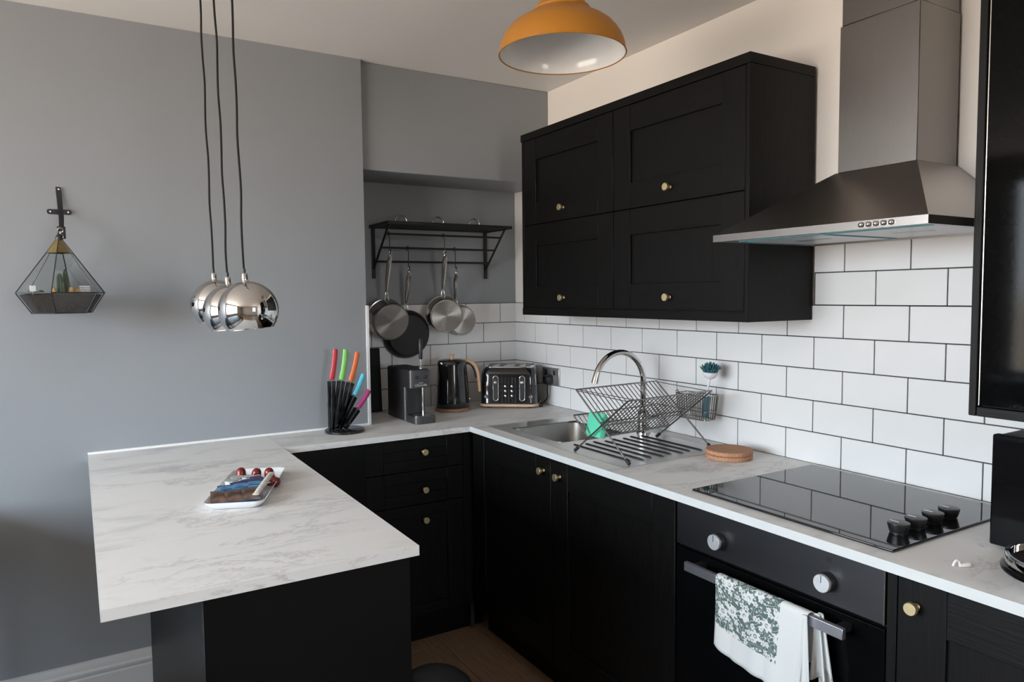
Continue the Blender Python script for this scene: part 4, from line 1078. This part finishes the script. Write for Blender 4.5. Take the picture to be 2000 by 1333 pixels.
lathe([(.010, .236), (.012, .242), (.008, .252), (.004, .256)], seg=16).build('top_cap', M['lead'], tr, smooth=40)
inn = [[p * .965 + Vector((0, 0, .0015)) for p in hexp(.088, 0)], [Vector((p.x * .955, p.y * .955, p.z)) for p in hexp(.126, .059)], [Vector((p.x * .6, p.y * .6, .066)) for p in hexp(.126, .0)]]
MB().loft([[tuple(p) for p in r] for r in inn]).build('soil', M['soil'], tr, smooth=30)
def cactus(x, y, h, r, n=10):
    pr_ = [(r * .8, 0), (r, h * .2), (r * 1.05, h * .5), (r * .95, h * .8), (r * .6, h * .95), (0, h)]
    rings = [[((rr * (1 + .16 * math.cos(n / 2 * 2 * 2 * PI * k / 20))) * math.cos(2 * PI * k / 20) + x, (rr * (1 + .16 * math.cos(n * 2 * PI * k / 20))) * math.sin(2 * PI * k / 20) + y, .062 + z) for k in range(20)] for rr, z in [(max(a, 1e-4), b_) for a, b_ in pr_]]
    return MB().loft(rings)
ct = cactus(-.004, -.03, .066, .0078).build('cactus', M['cactus'], tr, smooth=60)
cactus(.012, -.018, .080, .0065).build('cactus', M['cactus'], tr, smooth=60)
cactus(.004, -.045, .040, .006).build('cactus', M['cactus'], tr, smooth=60)
for x, y, w, h, mt in ((-.070, -.035, .022, .010, 'cactus'), (-.055, -.045, .018, .014, 'cactus'), (.045, -.03, .020, .020, 'pebble'), (.030, -.04, .016, .024, 'pebble'), (.060, -.02, .018, .012, 'pebble'), (-.018, -.04, .012, .022, 'pebble')):
    MB().lathe([(w * .55, 0), (w * .6, h * .3), (w * .45, h * .75), (w * .2, h), (0, h)], (x, y, .060), (random.uniform(-.2, .2), 0, 1), 9).build('stone' if mt == 'pebble' else 'moss_tuft', M[mt], tr, smooth=60)
sg = box(-.085, -.068, -.062, -.0605, .070, .088).build('plant_sign', M['white_paper'], tr)
box(-.0775, -.0755, -.0615, -.0605, .052, .072).build('sign_stake', M['white_paper'], sg)
for k in range(4): box(.050, .080, -.045, -.043, .066 + k * .006, .069 + k * .006).build('tiny_sign_board', M['white_paper'], tr)
ch = thing('hanging_ring', 'small silver chain rings linking terrarium and wall hook', 'ring', (-2.032, -.484, 1.674))
for k, (z, rot) in enumerate(((-.012, 0), (-.002, PI / 2), (.008, 0))):
    MB().tube([Vector((.0075 * math.cos(a) * math.cos(rot), .0075 * math.cos(a) * math.sin(rot), z + .0075 * math.sin(a))) for a in [2 * PI * i / 20 for i in range(20)]], .0016, 6, True).build('link', M['silver'], ch, smooth=60)

# ---------------------------------------------------------------- snack tray on the peninsula
TA = math.radians(-22); TC = Vector((-1.603, -1.160, WT))
ty_ = thing('serving_tray', 'white rectangular tray of coffee sachets on the peninsula', 'tray', TC, TA)
tw_, tl_ = .150, .375
out = [[(x, y, z) for x, y in rrect(tw_ + q, tl_ + q, .022, 5)] for q, z in ((-.030, .0005), (-.024, .002), (-.006, .012), (.002, .0185), (.004, .0205))]
inn = [[(x, y, z) for x, y in rrect(tw_ + q, tl_ + q, .022, 5)] for q, z in ((.004, .0207), (-.001, .0205), (-.012, .0125), (-.028, .0045), (-.034, .0040))]
MB().loft(out, True, False).build('tray_shell', M['tray'], ty_, smooth=50)
MB().loft(inn, False, True).build('tray_lining', M['tray'], ty_, smooth=50)
def on_tray(x, y, z=0.0): return TC + Matrix.Rotation(TA, 3, 'Z') @ Vector((x, y, z))
# coffee pods
for k, (x, y, z, rx, ry, lab) in enumerate(((-.040, .108, .0105, 0, 0, 'left dark red coffee pod at the back of the tray'), (.002, .100, .0095, .2, .15, 'middle dark red coffee pod at the back of the tray'),
                                       (.044, .094, .0095, 0, -.1, 'right dark red coffee pod at the back of the tray'), (.062, .040, .010, 1.2, .5, 'dark red coffee pod lying on its side in the tray'))):
    t = thing('coffee_pod', lab, 'coffee pod', on_tray(x, y, z), 0, 'coffee pods on the tray'); t.rotation_euler = (rx, ry, 0)
    lathe([(.0185, 0), (.0185, .0012), (.0155, .0014), (.0150, .004), (.0135, .020), (.0118, .026), (.0080, .0305), (.003, .0325), (0, .0325)], seg=28).build('capsule', M['pod'], t, smooth=50)
    lathe([(.0178, -.0006), (.0178, -.0001), (0, -.0001)], seg=28).build('foil_lid', M['foil'], t, smooth=40)
for k, (x, y, z, lab) in enumerate(((-.048, .008, .0050, 'front white milk pot in the tray'), (-.040, .046, .0050, 'middle white milk pot in the tray'), (-.010, .044, .0050, 'right white milk pot in the tray'))):
    t = thing('milk_pot', lab, 'milk pot', on_tray(x, y, z), k * .4, 'milk pots on the tray')
    lathe([(.0125, 0), (.0135, .001), (.0155, .025), (.0160, .0255), (0, .0255)], seg=24).build('pot', M['cream_pot'], t, smooth=40)
    lathe([(.0185, .0256), (.0185, .0262), (0, .0263)], seg=24).build('peel_lid', M['foil'], t, smooth=40)
# sachets: flat pillows
def sachet(label, x, y, z, rz, tilt, w, l, mt, mt2=None, roll=0):
    t = thing('sachet', label, 'sachet', on_tray(x, y, z), 0, 'sachets on the tray'); t.rotation_euler = (tilt, roll, TA + rz)
    nx, ny = 8, 10; top, bot = [], []
    def g(i, j, s):
        u, v = i / nx * 2 - 1, j / ny * 2 - 1
        h = .0035 * max(0, (1 - u * u)) ** .6 * max(0, (1 - v * v)) ** .6
        return (u * w / 2, v * l / 2, .004 + s * (h + .0003))
    vs_ = [g(i, j, 1) for j in range(ny + 1) for i in range(nx + 1)] + [g(i, j, -1) for j in range(ny + 1) for i in range(nx + 1)]
    N = (nx + 1) * (ny + 1); fs_ = []
    for j in range(ny):
        for i in range(nx):
            a = j * (nx + 1) + i; fs_.append((a, a + 1, a + nx + 2, a + nx + 1)); fs_.append((N + a, N + a + nx + 1, N + a + nx + 2, N + a + 1))
    ed = [i for i in range(nx + 1)] + [j * (nx + 1) + nx for j in range(1, ny + 1)] + [ny * (nx + 1) + i for i in range(nx - 1, -1, -1)] + [j * (nx + 1) for j in range(ny - 1, 0, -1)]
    for a, b_ in zip(ed, ed[1:] + ed[:1]): fs_.append((a, N + a, N + b_, b_))
    MB().add(vs_, fs_).build('packet', M[mt], t, smooth=50)
    for sgn in (-1, 1): box(-w / 2, w / 2, sgn * l / 2 - .002, sgn * l / 2 + .002, .0033, .0047).build('seal', M[mt2 or mt], t)
    return t
sachet('brown sachet at the left front of the tray', -.046, -.128, .017, .25, .20, .046, .070, 'brown', 'sea')
sachet('brown sachet in the middle front of the tray', -.008, -.130, .019, .35, .20, .046, .070, 'brown', 'sea')
sachet('brown sachet at the right front of the tray', .030, -.118, .020, .25, .22, .044, .068, 'brown', 'sea')
sachet('blue sachet on the left of the tray', -.036, -.080, .020, .3, .22, .050, .066, 'sea')
sachet('blue sachet in the middle of the tray', .000, -.078, .024, .15, .22, .050, .070, 'sea', 'navy')
sachet('blue sachet beside the sugar stick', .030, -.066, .026, .1, .22, .044, .062, 'sea', 'navy')
sachet('navy sachet with pale seal on the left of the tray', -.010, -.026, .019, .75, .16, .042, .068, 'navy', 'white_paper')
sachet('navy sachet with pale seal in the middle of the tray', .016, -.020, .023, .65, .16, .042, .070, 'navy', 'white_paper')
sachet('navy sachet with pale seal near the coffee pods', .026, .006, .025, .6, .12, .042, .070, 'navy', 'white_paper')
sachet('brown biscuit packet under the right coffee pod', .034, .050, .012, .9, .06, .036, .060, 'brown', 'white_paper')
st = thing('sugar_stick', 'pale paper sugar stick along the right side of the tray', 'sugar stick', on_tray(.054, -.056, .034), TA - .06); st.rotation_euler = (.12, 0, TA - .10)
rings = [[(w * math.cos(a), yy, hgt * math.sin(a)) for a in [2 * PI * k / 10 for k in range(10)]] for yy, w, hgt in ((-.082, .009, .001), (-.076, .009, .0015), (-.055, .008, .006), (.055, .008, .006), (.076, .009, .0015), (.082, .009, .001))]
MB().loft(rings).build('paper_tube', M['tan_paper'], st, smooth=60)

# ---------------------------------------------------------------- round bin on the floor beside the peninsula
bn = thing('pedal_bin', 'small black round bin with domed lid beside the peninsula', 'bin', (-1.238, -1.597, FZ))
lathe([(.106, 0), (.112, .004), (.114, .02), (.116, .33), (.114, .335), (0, .335)], seg=48).build('body', M['bin'], bn, smooth=40)
lathe([(.118, .336), (.119, .358), (.112, .390), (.096, .420), (.071, .442), (.038, .456), (0, .460)], seg=48).build('lid', M['bin'], bn, smooth=60)
box(-.03, .03, -.150, -.112, .012, .024).build('pedal', M['black_metal'], bn, bevel=.002)

# ---------------------------------------------------------------- dark table added out of frame to shade the low wall; balls mirror it
tb = thing('shading_table', 'added dark table shading the low wall, mirrored in the chrome balls', 'table', (-2.83, -1.35, FZ))
box(-.48, .49, -.97, .97, .725, .760).build('table_top', M['black_board'], tb, bevel=.004)
for sx in (-1, 1):
    for sy in (-1, 1): box(sx * .43 - .03, sx * .43 + .03, sy * .86 - .03, sy * .86 + .03, 0, .725).build('leg', M['black_board'], tb, bevel=.003)
for sy in (-1, 1): box(-.40, .40, sy * .86 - .012, sy * .86 + .012, .63, .725).build('apron', M['black_board'], tb)
